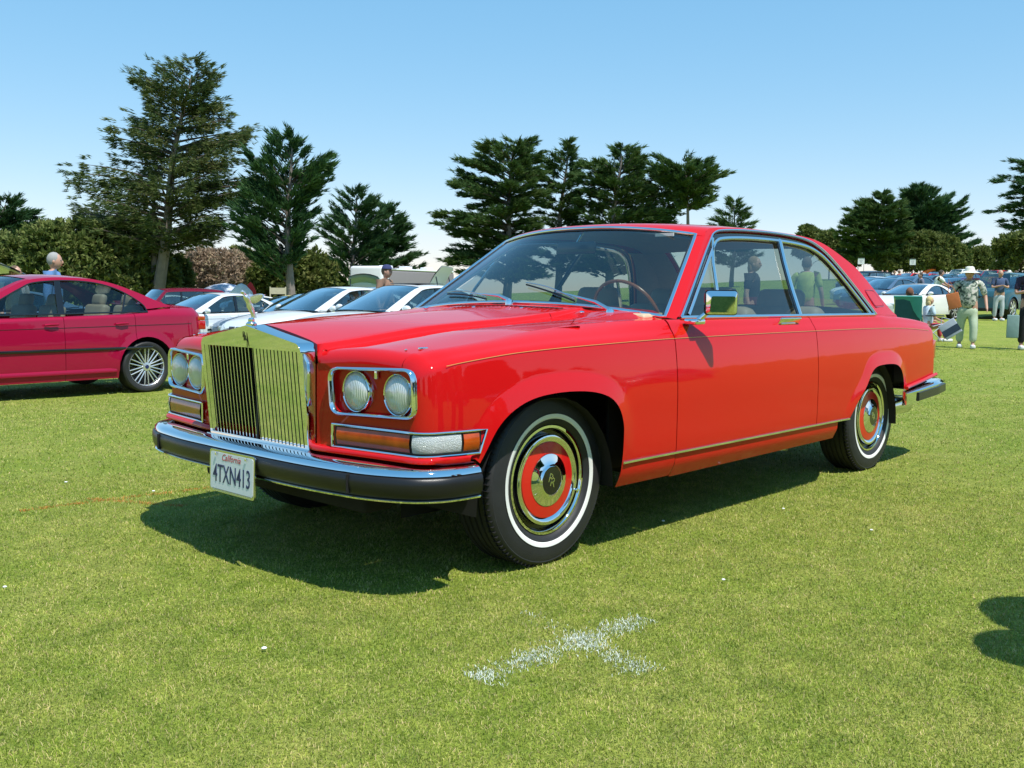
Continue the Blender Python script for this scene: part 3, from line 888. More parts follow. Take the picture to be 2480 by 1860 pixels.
# side windows: drip rail line, frames, glass
ARC = [(-.815, .968), (-.95, 1.062), (-1.10, 1.168), (-1.25, 1.274), (-1.355, 1.345), (-1.40, 1.370), (-1.47, 1.386), (-1.64, 1.398), (-1.853, 1.404), (-2.1, 1.404), (-2.30, 1.396), (-2.42, 1.383), (-2.51, 1.360), (-2.60, 1.312), (-2.70, 1.218), (-2.80, 1.098), (-2.875, 1.000), (-2.905, .960)]
arc = catmull(ARC, 5)
outer_line = catmull(OA[:-1]+ORF[:-1]+OC, 5)
for s in (1, -1):
    # red skin between the outer line and the window opening
    n = 90
    A = resample(arc, n); O_ = resample([tuple(p) for p in outer_line], n)
    # match by direction from a centre so the rungs do not cross
    c = np.array([-1.95, 1.0])
    def byang(P, m=160):
        a = np.arctan2(P[:, 1]-c[1], P[:, 0]-c[0]); a = np.where(a < -1.6, a+2*PI, a)
        return a
    aA, aO = byang(A), byang(O_)
    lo, hi = max(aA.min(), aO.min()), min(aA.max(), aO.max())
    iA = np.argsort(aA); iO = np.argsort(aO)
    T = np.linspace(lo, hi, 150)
    RA = np.stack([np.interp(T, aA[iA], A[iA, k]) for k in (0, 1)], 1); RO = np.stack([np.interp(T, aO[iO], O_[iO, k]) for k in (0, 1)], 1)
    rows = [[sp(o[0], o[1], 0, s), sp(o[0]*.5+a[0]*.5, o[1]*.5+a[1]*.5, .001, s), sp(a[0], a[1], 0, s), sp(a[0], a[1], -.03, s)] for o, a in zip(RO, RA)]
    b = MB(); b.grid(rows); b.build('side_frame', M['red'], hero, ang=40)
    # foot of the rear pillar down to the quarter
    tailO = [(-3.27, .968), (-2.905, .960)]
    rows = []
    for t in np.linspace(0, 1, 10):
        x = -2.88+(-3.30+2.88)*t
        rows.append([sp(x, .966-.012*t, 0, s), Vector((x, s*(TOPY(x)+.0), TOPZ(x)-.001))])
    b = MB(); b.grid(rows); b.build('pillar_foot', M['red'], hero)
    nrm = Vector((SN.x, s*SN.y, SN.z))
    # drip rail: bright line over a dark channel
    P = [sp(x, z, .002, s) for x, z in arc]
    strip_along(P, .010, .012, nrm, M['chrome'], 'drip_rail', hero)
    cx = np.array([-1.95, 1.12])
    def shrink(P2, d):
        out = []
        P2 = np.array(P2)
        for i in range(len(P2)):
            t = P2[min(i+1, len(P2)-1)]-P2[max(i-1, 0)]; nn = np.array([-t[1], t[0]]); nn /= np.linalg.norm(nn)
            if np.dot(nn, cx-P2[i]) < 0: nn = -nn
            out.append(P2[i]+nn*d)
        return out
    P = [sp(x, max(z, .962), -.010, s) for x, z in shrink(arc, .016)]
    strip_along(P, .022, .004, nrm, M['gloss_black'], 'door_seal', hero)
    fr_ = [p for p in shrink(arc, .036) if p[1] > .966]
    P = [sp(x, z, -.008, s) for x, z in fr_]
    strip_along(P, .019, .012, nrm, M['chrome'], 'window_frame', hero)
    # belt moulding
    P = [sp(x, .9635, .000, s) for x in seg(-.805, -2.90, 24)]
    strip_along(P, .017, .010, nrm, M['chrome'], 'belt_moulding', hero)
    # division bars
    strip_along([sp(x, z, -.006, s) for x, z in ((-1.163, .968), (-1.275, 1.09), (-1.398, 1.352))] if False else [sp(-1.178, .968, -.006, s), sp(-1.222, 1.09, -.006, s), sp(-1.29, 1.22, -.006, s), sp(-1.385, 1.348, -.006, s)], .019, .010, nrm, M['chrome'], 'vent_bar', hero)
    P = [sp(-1.952, .968, -.002, s), sp(-1.985, 1.10, -.002, s), sp(-2.035, 1.24, -.002, s), sp(-2.095, 1.372, -.002, s)]
    strip_along(P, .030, .010, nrm, M['chrome'], 'door_pillar', hero)
    strip_along([p+Vector((.024, 0, 0))-nrm*.004 for p in P], .012, .008, nrm, M['gloss_black'], 'pillar_seal', hero)
    # panes
    inn_ = [p for p in shrink(arc, .044)]
    inn_ = [p for p in inn_ if p[1] > .966]
    def cut(x0f, x1f):
        return [p for p in inn_ if x1f(p[1]) <= p[0] <= x0f(p[1])]
    vb = lambda z: float(np.interp(z, [.968, 1.09, 1.22, 1.348, 1.42], [-1.178, -1.222, -1.29, -1.385, -1.44]))
    bp_ = lambda z: float(np.interp(z, [.968, 1.10, 1.24, 1.372, 1.42], [-1.952, -1.985, -2.035, -2.095, -2.11]))
    zs_ = np.linspace(.966, 1.36, 10)
    def pane(name, front, rear, top):
        pts = [(front(z), z) for z in zs_ if z <= top(front(z))]+[(x, top(x)) for x in np.linspace(front(1.35), rear(1.35), 12)]+[(rear(z), z) for z in zs_[::-1] if z <= top(rear(z))]
        V = [sp(x, z, -.016, s) for x, z in pts]
        return fill(V, M['glass_side'], name, hero, flip=(s < 0))
    xi = np.array(inn_); o_ = np.argsort(xi[:, 0]); 
    topf = lambda x: float(np.interp(x, xi[o_, 0], xi[o_, 1]))
    A1 = lambda z: float(np.interp(z, [.966, 1.38], [-.86, -1.44]))
    fill([sp(x, z, -.016, s) for x, z in [(-.86, .966)]+[p for p in inn_ if p[0] > vb(p[1])][1:]+[(vb(z), z) for z in zs_[::-1]]], M['glass_side'], 'vent_window', hero, flip=(s < 0))
    fill([sp(x, z, -.016, s) for x, z in [(vb(z), z) for z in zs_]+[p for p in inn_ if bp_(p[1]) < p[0] < vb(p[1])]+[(bp_(z), z) for z in zs_[::-1]]], M['glass_side'], 'door_window', hero, flip=(s < 0))
    fill([sp(x, z, -.016, s) for x, z in [(bp_(z), z) for z in zs_]+[p for p in inn_ if p[0] < bp_(p[1])]+[(-2.86, .966)]], M['glass_side'], 'quarter_window', hero, flip=(s < 0))
    # fuel/vent lid outline on the rear pillar
    gl = rounded([(-2.915, 1.108), (-3.065, 1.108), (-3.135, 1.012), (-2.965, 1.006)], .02, 4)
    strip_along([sp(x, z, .0015, s) for x, z in gl], .006, .0015, nrm, M['crimson'], 'pillar_vent', hero, closed=True)
    V = [sp(x, z, .003, s) for x, z in rounded([(-2.923, 1.101), (-3.061, 1.101), (-3.125, 1.018), (-2.97, 1.013)], .016, 4)]
    fill(V, M['red'], 'vent_lid', hero, flip=(s < 0))
    # door handle
    hx, hz = -1.765, .935
    b = MB(); oy = .908
    Mh = Matrix.Translation((hx, s*oy, hz))@Matrix.Rotation(s*math.radians(-38), 4, 'X')
    b.box((0, s*.004, 0), (.215, .010, .058), Mh, bev=.004)
    h = b.build('door_handle', M['chrome'], hero)
    MB().box((.008, s*.011, -.012), (.150, .006, .026), Mh, bev=.003).build('push_flap', M['chrome_soft'], h)

# ---- boot lid
rows = []
for x in seg(-3.30, TAIL+.05, 16):
    t = (x+3.30)/(TAIL+.05+3.30); row = []
    zc = cf([(-3.30, 1.01), (-3.42, .984), (-3.6, .965), (-3.85, .925)])(x); ye = TOPY(x)
    for v in np.linspace(-1, 1, 25): row.append((x, ye*v, zc+(TOPZ(x)-zc)*abs(v)**2.6))
    rows.append(row)
for k in range(1, 7):
    a = PI/2*k/6; x = TAIL+.05-.05*math.sin(a); z0 = .05*(1-math.cos(a)); rows.append([(x, p[1], p[2]-z0*.9) for p in rows[16]])
b = MB(); b.grid(rows); b.build('boot_lid', M['red'], hero, ang=40)
for s in (1, -1):
    MB().box((TAIL-.004, s*.80, .725), (.03, .15, .125), bev=.01).build('tail_light', M['redlens'], hero)
    MB().box((TAIL+.050, s*(.888), .725), (.060, .030, .125), bev=.006).build('tail_light_side', M['redlens'], hero)
    # valance edge above the rear bumper
    pth = [(x, s*(ys(x, .53)+.012), .505+.055*(-x-3.23)/.65) for x in seg(-3.24, -3.86, 12)]
    MB().tube(pth, [.012]*13, 8).build('rear_valance', M['red'], hero)

# ---- rear bumper: squared chrome with a dark band
def rbumper():
    pth = [(-3.235, .955), (-3.40, .962), (-3.75, .955), (-3.95, .93), (-4.05, .86), (-4.09, .70), (-4.12, .3), (-4.125, 0)]
    full = pth+[(x, -y) for x, y in pth[-2::-1]]
    m = len(full)
    def sweep(pr, nm_, mat, par, i0=0, i1=None):
        rows = []
        for i, (x, y) in list(enumerate(full))[i0:i1]:
            a = np.array(full[max(i-1, 0)]); c = np.array(full[min(i+1, m-1)]); t = c-a; n_ = np.array([-t[1], t[0]]); n_ = n_/np.linalg.norm(n_)
            if n_@(np.array([x, y])-np.array([-3.0, 0])) < 0: n_ = -n_
            din = -.012 if i < 2 or i > m-3 else (-.05 if i < 3 or i > m-4 else -.11)
            pr_ = [(max(d, din), z) for d, z in pr]
            zo = .0+.035*min(1, max(0, (-x-3.24)/.7))
            rows.append([Vector((x+n_[0]*d, y+n_[1]*d, z+zo)) for d, z in pr_])
        b = MB(); b.grid(rows); k = len(pr); b.F.append(tuple(range(k))); b.F.append(tuple(range(len(rows)*k-1, len(rows)*k-k-1, -1)))
        return b.build(nm_, mat, par, ang=30)
    r = sweep([(-.11, .487), (-.01, .487), (.016, .472), (.016, .402), (-.01, .396), (-.11, .396)], 'rear_bumper', M['chrome'], hero)
    sweep([(.012, .464), (.024, .460), (.026, .410), (.012, .404)], 'rubber_band', M['bumper_rubber'], r, 1, m-1)
rbumper()
MB().box((-3.72, .62, .335), (.50, .26, .12), bev=.05).build('silencer', M['chrome_soft'], hero)
MB().tube([(-3.9, .60, .33), (-4.10, .60, .315)], .028, 14).build('tailpipe', M['chrome'], hero)

# ---- underbody, wheel housings
MB().box((-1.5, 0, .37), (1.9, 1.70, .16)).build('floor_pan', M['under'], hero, sm=False)
MB().box((-3.60, 0, .57), (.5, 1.6, .12)).build('boot_floor', M['under'], hero, sm=False)
MB().box((.30, 0, .40), (.55, .9, .30)).build('engine_bay', M['under'], hero, sm=False)
for cx, w0 in ((0.06, .40), (-2.86, .44)):
    for s in (1, -1):
        b = MB(); rows = []
        for k in range(17):
            a = PI*k/16
            x = cx+w0*math.cos(a); z = .27+w0*math.sin(a)
            rows.append([(x, s*.885, z), (x, s*.48, z)])
        b.grid(rows)
        n = len(b.V); b.add([(x, s*.48, z) for (x, y, z) in [r_[1] for r_ in rows]]+[(cx-w0, s*.48, .2), (cx+w0, s*.48, .2)], [tuple(range(19))])
        b.build('wheel_housing', M['black'], hero)
# bulkheads keep daylight out of the shut lines
MB().box((-.64, 0, .66), (.02, 1.66, .58)).build('bulkhead', M['black'], hero, sm=False)
MB().box((-3.0, 0, .72), (.02, 1.60, .46)).build('bulkhead', M['black'], hero, sm=False)
for s in (1, -1):
    MB().box((-1.55, s*.862, .66), (1.62, .012, .56)).build('door_trim', M['tan_dark'], hero, sm=False)
    MB().box((-.47, s*.85, .62), (.26, .012, .56)).build('inner_wing', M['black'], hero, sm=False)
    MB().box((-2.65, s*.84, .82), (.60, .012, .22)).build('rear_trim', M['tan_dark'], hero, sm=False)
    MB().box((-3.58, s*.84, .70), (.50, .012, .34)).build('inner_wing', M['black'], hero, sm=False)

# ---- wheels
def make_wheel():
    """outer face looks to +y, hub plane y=0 at the whitewall"""
    w = MB().lathe([(.196, -.03), (.200, -.012), (.206, -.006), (.2155, -.0065), (.217, -.012), (.2165, -.02)], 64).build('wheel', M['chrome'], None, ang=40)
    t = MB()
    prof = [(.206, -.20), (.25, -.215), (.30, -.208), (.330, -.192), (.3385, -.176)]
    gro = []
    y = -.176
    for k in range(5):
        gro += [(.3425, y+.004), (.3425, y+.022), (.3345, y+.0235), (.3345, y+.0285)]; y += .0305
    prof += gro+[(.3405, -.022), (.337, -.012), (.328, -.002), (.322, .0015), (.319, .0005), (.305, .005), (.285, .0075), (.266, .008), (.2645, .0095), (.2625, .0095), (.2615, .0085), (.243, .0055), (.2415, .0068), (.2395, .0068), (.238, .0045), (.228, .0005), (.2195, -.008), (.2165, -.014), (.206, -.03)]
    t.lathe(prof, 96); tyre = t.build('tyre', M['tyre'], w, ang=28)
    # shoulder cuts across the tread edge
    b = MB()
    for k in range(90):
        a = 2*PI*k/90; R_ = Matrix.Rotation(-a, 4, 'Y')
        b.box((.3372, -.022, 0), (.012, .034, .0026), R_@Matrix.Rotation(math.radians(0), 4, 'Z'))
    tr = b.build('tread_cuts', M['black'], w, sm=False); tr['kind'] = 'stuff'
    MB().lathe([(.2625, .0078), (.2618, .0098), (.253, .0086), (.2435, .0072), (.2425, .0055)], 96).build('whitewall', M['whitewall'], w, ang=60)
    MB().lathe([(.199, -.014), (.195, -.034), (.180, -.036), (.178, -.05)], 64).build('well', M['gloss_black'], w)
    hc = MB().lathe([(.1785, -.036), (.1795, -.012), (.1770, -.004), (.170, -.0015), (.160, -.0045), (.1515, -.010), (.1500, -.0115)], 72).build('hub_cap', M['chrome'], w, ang=50)
    MB().lathe([(.1502, -.0135), (.1495, -.0095), (.1050, -.0045), (.1042, -.0080)], 72).build('hub_ring', M['hub_red'], w, ang=50)
    MB().lathe([(.1044, -.0080), (.1035, -.0030), (.095, -.0010), (.080, .0020), (.066, .0060), (.0605, .0085), (.0585, .0125), (.0560, .0135), (.0555, .0115)], 64).build('hub_centre', M['chrome'], w, ang=50)
    MB().lathe([(.0562, .0100), (.0560, .0122), (.0001, .0128)], 40).build('hub_badge', M['gloss_black'], w)
    MB().tube([(-.187*math.cos(.35), -.03, -.187*math.sin(.35)), (-.174*math.cos(.35), .012, -.174*math.sin(.35))], .0055, 10).build('valve', M['chrome'], w)
    return w
MSIDE = Matrix(((-1, 0, 0, 0), (0, 0, 1, 0), (0, 1, 0, 0), (0, 0, 0, 1)))
wheel = make_wheel()
def add_letters(w, ang):
    for dx, dz in ((-.009, .006), (.006, -.006)):
        text_mesh('hub_letters', 'R', .052, M['chrome'], w, Matrix.Rotation(ang, 4, 'Y')@Matrix.Translation((-dx, .0135, dz))@MSIDE, .0008)
wheels = []
for i, (x, s, ang) in enumerate(((0, 1, -.35), (-3.048, 1, .1), (0, -1, .2), (-3.048, -1, .7))):
    w = wheel if i == 0 else None
    if i:
        w = wheel.copy(); COL.objects.link(w)
        for ch in list(wheel.children):
            if ch.name.startswith('hub_letters'): continue
            c = ch.copy(); COL.objects.link(c); c.parent = w
    w.parent = hero
    w.location = (x, s*.830, .3355)
    w.rotation_euler = (0, 0, 0 if s > 0 else PI)
    wheels.append((w, ang))
for w, ang in wheels: add_letters(w, ang)

# ---- door mirror
mr = empty('door_mirror'); mr.parent = hero
MB().box((-.83, .945, .948), (.075, .07, .026), Matrix.Identity(4), bev=.009).build('foot', M['chrome'], mr)
MB().tube([(-.845, .955, .955), (-.86, .985, .985), (-.875, 1.01, 1.0)], [.014, .011, .012], 12).build('stalk', M['chrome'], mr)
b = MB()
MM = Matrix.Translation((-.842, .992, 0))@Matrix.Rotation(math.atan2(.64, -.77)-PI/2, 4, 'Z')   # local y runs along the shell, local x looks outwards
MM = MM@Matrix.Identity(4)
def rr(y0, y1, z0, z1, r, x): return [MM@Vector((x, a, c)) for a, c in rounded([(y0, z0), (y1, z0), (y1, z1), (y0, z1)], r, 4)]
R1 = rr(0, .140, .981, 1.083, .014, .008); R2 = rr(0, .140, .981, 1.083, .014, -.004); R3 = rr(.012, .122, .990, 1.060, .010, -.036)
# the shell bulges towards the viewer (outwards), the glass faces back inboard
R1, R2, R3 = [[MM@Vector((-(MM.inverted()@p).x, (MM.inverted()@p).y, (MM.inverted()@p).z)) for p in R_] for R_ in (R1, R2, R3)]
R3 = [MM@Vector((q.x-.020*(1.060-q.z)/.07, q.y, q.z)) for q in [MM.inverted()@p for p in R3]]
rows = [[a, b_, c] for a, b_, c in zip(R1, R2, R3)]; rows.append(rows[0]); b.grid(rows)
b.add(R3, [tuple(range(len(R3)))]); b.build('shell', M['chrome'], mr, ang=25)
b = MB(); Ra = rr(-.004, .144, .977, 1.087, .016, .0); Ra = [MM@Vector((-.014, (MM.inverted()@p).y, (MM.inverted()@p).z)) for p in Ra]; Rb = [p+(MM.to_3x3()@Vector((.010, 0, 0))) for p in Ra]
k = len(Ra); b.add(Ra+Rb, [tuple(range(k)), tuple(range(2*k-1, k-1, -1))]+[(i, (i+1) % k, k+(i+1) % k, k+i) for i in range(k)])
b.build('rim', M['gloss_black'], mr, sm=False)

# ---- wipers
def wiper(px_, py_, tipx, tipy, s):
    def onws(x, y, up):
        # height of the glass above (x, y)
        X_, Z_ = [], []
        for r_ in wsr:
            ys_ = [p.y for p in r_]; X_.append(float(np.interp(y, ys_, [p.x for p in r_]))); Z_.append(float(np.interp(y, ys_, [p.z for p in r_])))
        return float(np.interp(x, X_[::-1], Z_[::-1]))+up
    piv = Vector((px_, py_, SC0(abs(py_))+.012)); tip = Vector((tipx, tipy, onws(tipx, tipy, .018)))
    wp = empty('wiper'); wp.parent = hero
    b = MB(); b.lathe([(.0001, .016), (.015, .016), (.019, .008), (.020, -.012)], 16, piv, 'z'); b.build('spindle', M['chrome'], wp)
    mid = piv.lerp(tip, .55)+Vector((0, 0, .016))
    b = MB(); b.tube([piv+Vector((0, 0, .012)), piv.lerp(tip, .22)+Vector((0, 0, .024)), mid, tip.lerp(mid, .25)], [.010, .009, .005, .004], 8); b.build('arm', M['chrome_soft'], wp)
    d = (tip-piv).normalized()
    c = tip
    a = c-d*.20; e = c+d*.20
    def gl(p): return Vector((p.x, p.y, onws(p.x, p.y, .010)))
    pts = [gl(a.lerp(e, t)) for t in np.linspace(0, 1, 9)]
    MB().tube(pts, .0045, 6).build('blade', M['rubber'], wp)
    top = [p+Vector((.002, 0, .010+.010*math.sin(PI*t))) for p, t in zip(pts, np.linspace(0, 1, 9))]
    MB().tube(top, .0032, 6).build('bridge', M['chrome_soft'], wp)
wiper(-.672, .60, -.765, .16, 1)
wiper(-.668, -.02, -.765, -.42, 1)

# ---- interior
MB().box((-.86, 0, .955), (.36, 1.56, .05), bev=.02).build('dash_top', M['tan'], hero)
MB().box((-.99, 0, .86), (.10, 1.52, .16), bev=.03).build('dash_panel', M['wood'], hero)
for y in (-.52, .10, -.2, .42)[:4]:
    pass
MB().box((-.835, -.30, .982), (.16, .34, .003)).build('dash_mat', M['gloss_black'], hero, sm=False)
MB().box((-.835, .22, .982), (.16, .30, .003)).build('dash_mat', M['gloss_black'], hero, sm=False)
MB().box((-.80, .60, .985), (.13, .24, .0015), Matrix.Identity(4)).build('paper_sheet', M['paper'], hero, sm=False)
# steering wheel: wooden rim on the left side
Mw = Matrix.Translation((-1.10, .38, .955))@Matrix.Rotation(math.radians(-64), 4, 'Y')
b = MB(); P = [Mw@Vector((.195*math.cos(a), .195*math.sin(a), 0)) for a in np.linspace(0, 2*PI, 41)]; b.tube(P, .0085, 10, caps=False)
sw = b.build('steering_wheel', M['wood'], hero)
for a in (0, 2.1, 4.2):
    MB().tube([Mw@Vector((.03*math.cos(a), .03*math.sin(a), -.03)), Mw@Vector((.19*math.cos(a), .19*math.sin(a), 0))], .008, 6).build('spoke', M['chrome_soft'], sw)
MB().ball(Mw@Vector((0, 0, -.03)), .045, 14).build('boss', M['gloss_black'], sw)
MB().tube([Mw@Vector((0, 0, -.03)), Mw@Vector((0, 0, -.22))], .025, 10).build('column', M['gloss_black'], sw)
def seat(x, y, w, head=True):
    st = empty('seat'); st.parent = hero
    MB().box((x+.22, y, .56), (.52, w, .18), bev=.06).build('cushion', M['tan'], st)
    Mb = Matrix.Translation((x-.08, y, .80))@Matrix.Rotation(math.radians(-14), 4, 'Y')
    MB().box((0, 0, -.01), (.15, w, .44), Mb, bev=.06).build('backrest', M['tan'], st)
    if head:
        MB().box((-.01, 0, .245), (.10, .30 if w < .8 else .26, .15), Mb, bev=.045).build('headrest', M['tan'], st)
for s in (1, -1): seat(-1.72, s*.40, .56)
seat(-2.50, .40, .60); seat(-2.50, -.40, .60)
MB().box((-2.98, 0, .93), (.44, 1.5, .03), bev=.01).build('parcel_shelf', M['tan_dark'], hero)
# headlining under the roof and inner pillars
b = MB(); b.grid([[p+Vector((0, -.02*(1 if p.y > 0 else -1) if abs(p.y) > .5 else 0, -.022)) for p in r_[1:-1]] for r_ in rfr]); b.build('headlining', M['headliner'], hero)
for a, c in ((1, NC+1), (49-NC-1, 48)):
    b = MB(); b.grid([[p+Vector((.03, 0, -.025)) for p in r_[a:c]] for r_ in blr]); b.build('pillar_lining', M['headliner'], hero)
for s in (1, -1):
    A_ = [q for q in arc if q[0] < -2.5]
    pts = [sp(x, z, -.035, s) for x, z in A_]+[sp(x, z, -.035, s) for x, z in OC[::-1]]
    fill(pts, M['headliner'], 'pillar_lining', hero)
rv = MB().box((-1.16, 0.0, 1.305), (.02, .26, .065), bev=.012).build('rear_view_mirror', M['gloss_black'], hero)
MB().tube([(-1.16, 0, 1.33), (-1.21, 0, 1.39)], .007, 8).build('stem', M['chrome_soft'], rv)
MB().box((-1.235, .50, 1.362), (.004, .11, .016)).build('inspection_sticker', M['paper'], hero, sm=False)
# ================================================================ ground
def grass_material(name, blades=False):
    m, nt, N, L, B = nm(name)
    tc = N.new('ShaderNodeTexCoord')
    def nz(scale, det=4, rough=.6):
        n = N.new('ShaderNodeTexNoise'); n.inputs['Scale'].default_value = scale; n.inputs['Detail'].default_value = det; n.inputs['Roughness'].default_value = rough
        L.new(tc.outputs['Object'], n.inputs['Vector']); return n
    def ramp(src, a, b, pos=(.35, .65)):
        r = N.new('ShaderNodeValToRGB'); r.color_ramp.elements[0].color = (*a, 1); r.color_ramp.elements[1].color = (*b, 1)
        r.color_ramp.elements[0].position = pos[0]; r.color_ramp.elements[1].position = pos[1]
        L.new(src, r.inputs[0]); return r
    def mixc(f, a, b, mode='MIX'):
        x = N.new('ShaderNodeMix'); x.data_type = 'RGBA'; x.blend_type = mode
        if hasattr(f, 'links') or not isinstance(f, (int, float)): L.new(f, x.inputs[0])
        else: x.inputs[0].default_value = f
        L.new(a, x.inputs[6]); L.new(b, x.inputs[7]); return x.outputs[2]
    big = ramp(nz(.55, 5).outputs['Fac'], (0.211, 0.269, 0.031), (0.310, 0.334, 0.060))
    patch = ramp(nz(2.2, 4).outputs['Fac'], (0.218, 0.282, 0.037), (0.352, 0.340, 0.089), (.4, .7))
    c = mixc(.45, big.outputs[0], patch.outputs[0])
    if blades:
        g = N.new('ShaderNodeNewGeometry')
        rr_ = N.new('ShaderNodeValToRGB'); e = rr_.color_ramp.elements
        e[0].position = 0; e[0].color = (0.130, 0.224, 0.013, 1); e[1].position = 1; e[1].color = (0.703, 0.515, 0.281, 1)
        for p, q in ((.25, (0.223, 0.335, 0.025)), (.5, (0.353, 0.456, 0.055)), (.72, (0.521, 0.533, 0.145))):
            x = e.new(p); x.color = (*q, 1)
        L.new(g.outputs['Random Per Island'], rr_.inputs[0])
        c = mixc(.66, c, rr_.outputs[0])
        md2 = ramp(nz(7, 4, .7).outputs['Fac'], (.58, .66, .62), (1.4, 1.25, 1.45), (.36, .66))
        c = mixc(.9, c, md2.outputs[0], 'MULTIPLY')
        B.inputs['Roughness'].default_value = .45
        B.inputs['Specular IOR Level'].default_value = .2
        out = [n for n in N if n.type == 'OUTPUT_MATERIAL'][0]
        tr = N.new('ShaderNodeBsdfTranslucent'); L.new(c, tr.inputs[0]); ms = N.new('ShaderNodeMixShader'); ms.inputs[0].default_value = .22
        L.new(B.outputs[0], ms.inputs[1]); L.new(tr.outputs[0], ms.inputs[2]); L.new(ms.outputs[0], out.inputs[0])
    else:
        fine = ramp(nz(75, 3, .7).outputs['Fac'], (.30, .36, .30), (1.5, 1.5, 1.6), (.32, .68))
        c = mixc(.85, c, fine.outputs[0], 'MULTIPLY')
        mid = ramp(nz(11, 4).outputs['Fac'], (.74, .80, .7), (1.2, 1.15, 1.2), (.35, .65))
        c = mixc(.8, c, mid.outputs[0], 'MULTIPLY')
        B.inputs['Roughness'].default_value = .85; B.inputs['Specular IOR Level'].default_value = .15
        bp = N.new('ShaderNodeBump'); bp.inputs['Strength'].default_value = .8; bp.inputs['Distance'].default_value = .02
        L.new(nz(110, 3, .8).outputs['Fac'], bp.inputs['Height']); L.new(bp.outputs[0], B.inputs['Normal'])
    L.new(c, B.inputs['Base Color'])
    return m
M['grass'] = grass_material('lawn'); M['blades'] = grass_material('grass_blades', True)
rs = np.concatenate([np.linspace(.0, 12, 40), np.geomspace(12.6, 1400, 70)])
an = np.linspace(0, 2*PI, 181)[:-1]+YAW
V = [(CAM.x, CAM.y, 0)]
for r_ in rs[1:]:
    x = CAM.x+r_*np.cos(an); y = CAM.y+r_*np.sin(an); z = terrain(x, y)
    V += list(zip(x.tolist(), y.tolist(), z.tolist()))
na = len(an); F = [(0, 1+k, 1+(k+1) % na) for k in range(na)]
for i in range(len(rs)-2):
    for k in range(na):
        F.append((1+i*na+k, 1+(i+1)*na+k, 1+(i+1)*na+(k+1) % na, 1+i*na+(k+1) % na))
g = mk('ground', V, F, M['grass']); g['kind'] = 'structure'; g['label'] = 'mown sunlit lawn rising gently to the right'
# real blades near the viewer
def blades(n, d0, d1, a0, a1, L0, L1, w, rr):
    d = np.sqrt(rr.uniform(d0*d0, d1*d1, n)); a = YAW-rr.uniform(a0, a1, n)
    x = CAM.x+d*np.cos(a); y = CAM.y+d*np.sin(a); z = terrain(x, y)
    return blades_at(x, y, z, L0, L1, w, rr)
def blades_at(x, y, z, L0, L1, w, rr):
    n = len(x); th = rr.uniform(0, 2*PI, n); Ln = rr.uniform(L0, L1, n); til = rr.uniform(.25, 1.35, n)
    dx = np.cos(th)*np.sin(til); dy = np.sin(th)*np.sin(til); dz = np.cos(til)
    ph = rr.uniform(0, 2*PI, n); wx = np.cos(ph)*w*.5; wy = np.sin(ph)*w*.5
    b0 = np.stack([x-wx, y-wy, z-.002], 1); b1 = np.stack([x+wx, y+wy, z-.002], 1)
    cur = .75
    m0 = np.stack([x+dx*Ln*.55-wx*.8, y+dy*Ln*.55-wy*.8, z+dz*Ln*.6], 1); m1 = m0+np.stack([wx*1.6, wy*1.6, 0*wx], 1)
    tp = np.stack([x+dx*Ln, y+dy*Ln, z+dz*Ln*cur], 1)
    V = np.stack([b0, b1, m0, m1, tp], 1).reshape(-1, 3)
    i = np.arange(n)[:, None]*5
    T = np.concatenate([i+[0, 1, 3], i+[0, 3, 2], i+[2, 3, 4]], 1).reshape(-1, 3)
    return V, T
HA = .50
parts_ = [blades(150000, 1.9, 3.4, -HA, HA, .007, .019, .0019, rng), blades(170000, 3.4, 6.0, -HA, HA, .008, .019, .0026, rng),
          blades(120000, 6.0, 12.0, -HA, HA, .010, .022, .0048, rng), blades(50000, 12.0, 24.0, -HA, HA, .014, .028, .010, rng), blades(1500, 1.9, 6, -HA, HA, .028, .048, .0019, rng)]
Vs, Ts, off = [], [], 0
for v, t in parts_: Vs.append(v); Ts.append(t+off); off += len(v)
gb = fastmesh('grass', np.concatenate(Vs), np.concatenate(Ts), M['blades'])
tag(gb, 'short mown grass blades of the lawn', 'grass', kind='stuff')
# sprayed marks: a white cross and an orange line made of painted blades
M['spray_white'] = simple('spray_white', (.62, .67, .60), rough=.7)
M['spray_orange'] = simple('spray_orange', (.50, .17, .03), rough=.7)
def sprayed(segs, width, dens, name, mat, label, cat, L0=.006, L1=.015, pw=.0019):
    xs, ys_ = [], []
    for (ax, ay), (bx, by), w, dn in segs:
        ln = math.hypot(bx-ax, by-ay); n = int(dens*ln*dn)
        t = rng.uniform(0, 1, n); o = rng.normal(0, w, n)
        fade = rng.uniform(0, 1, n) < (.35+.65*(np.sin(t*23+ax*7)*.5+.5))
        t, o = t[fade], o[fade]
        nx, ny = -(by-ay)/ln, (bx-ax)/ln
        xs.append(ax+(bx-ax)*t+nx*o); ys_.append(ay+(by-ay)*t+ny*o)
    x = np.concatenate(xs); y = np.concatenate(ys_)
    v, t = blades_at(x, y, terrain(x, y)+.003, L0, L1, pw, rng)
    ob = fastmesh(name, v, t, mat); tag(ob, label, cat)
sprayed([((1.03, 1.45), (.27, 1.49), .030, 1.0), ((.66, 1.77), (.57, 1.42), .032, .8), ((.57, 1.42), (.50, 1.15), .02, .12)], .03, 3600, 'painted_cross', M['spray_white'], 'white sprayed cross mark on the lawn in front of the red coupe', 'paint mark')
sprayed([((1.10, -1.55), (.64, -1.51), .014, 1), ((.64, -1.51), (.10, -1.43), .014, .9), ((.75, -1.62), (.49, -1.11), .014, .9)], .02, 1100, 'painted_line', M['spray_orange'], 'faint orange sprayed line on the grass left of the number plate', 'paint mark')
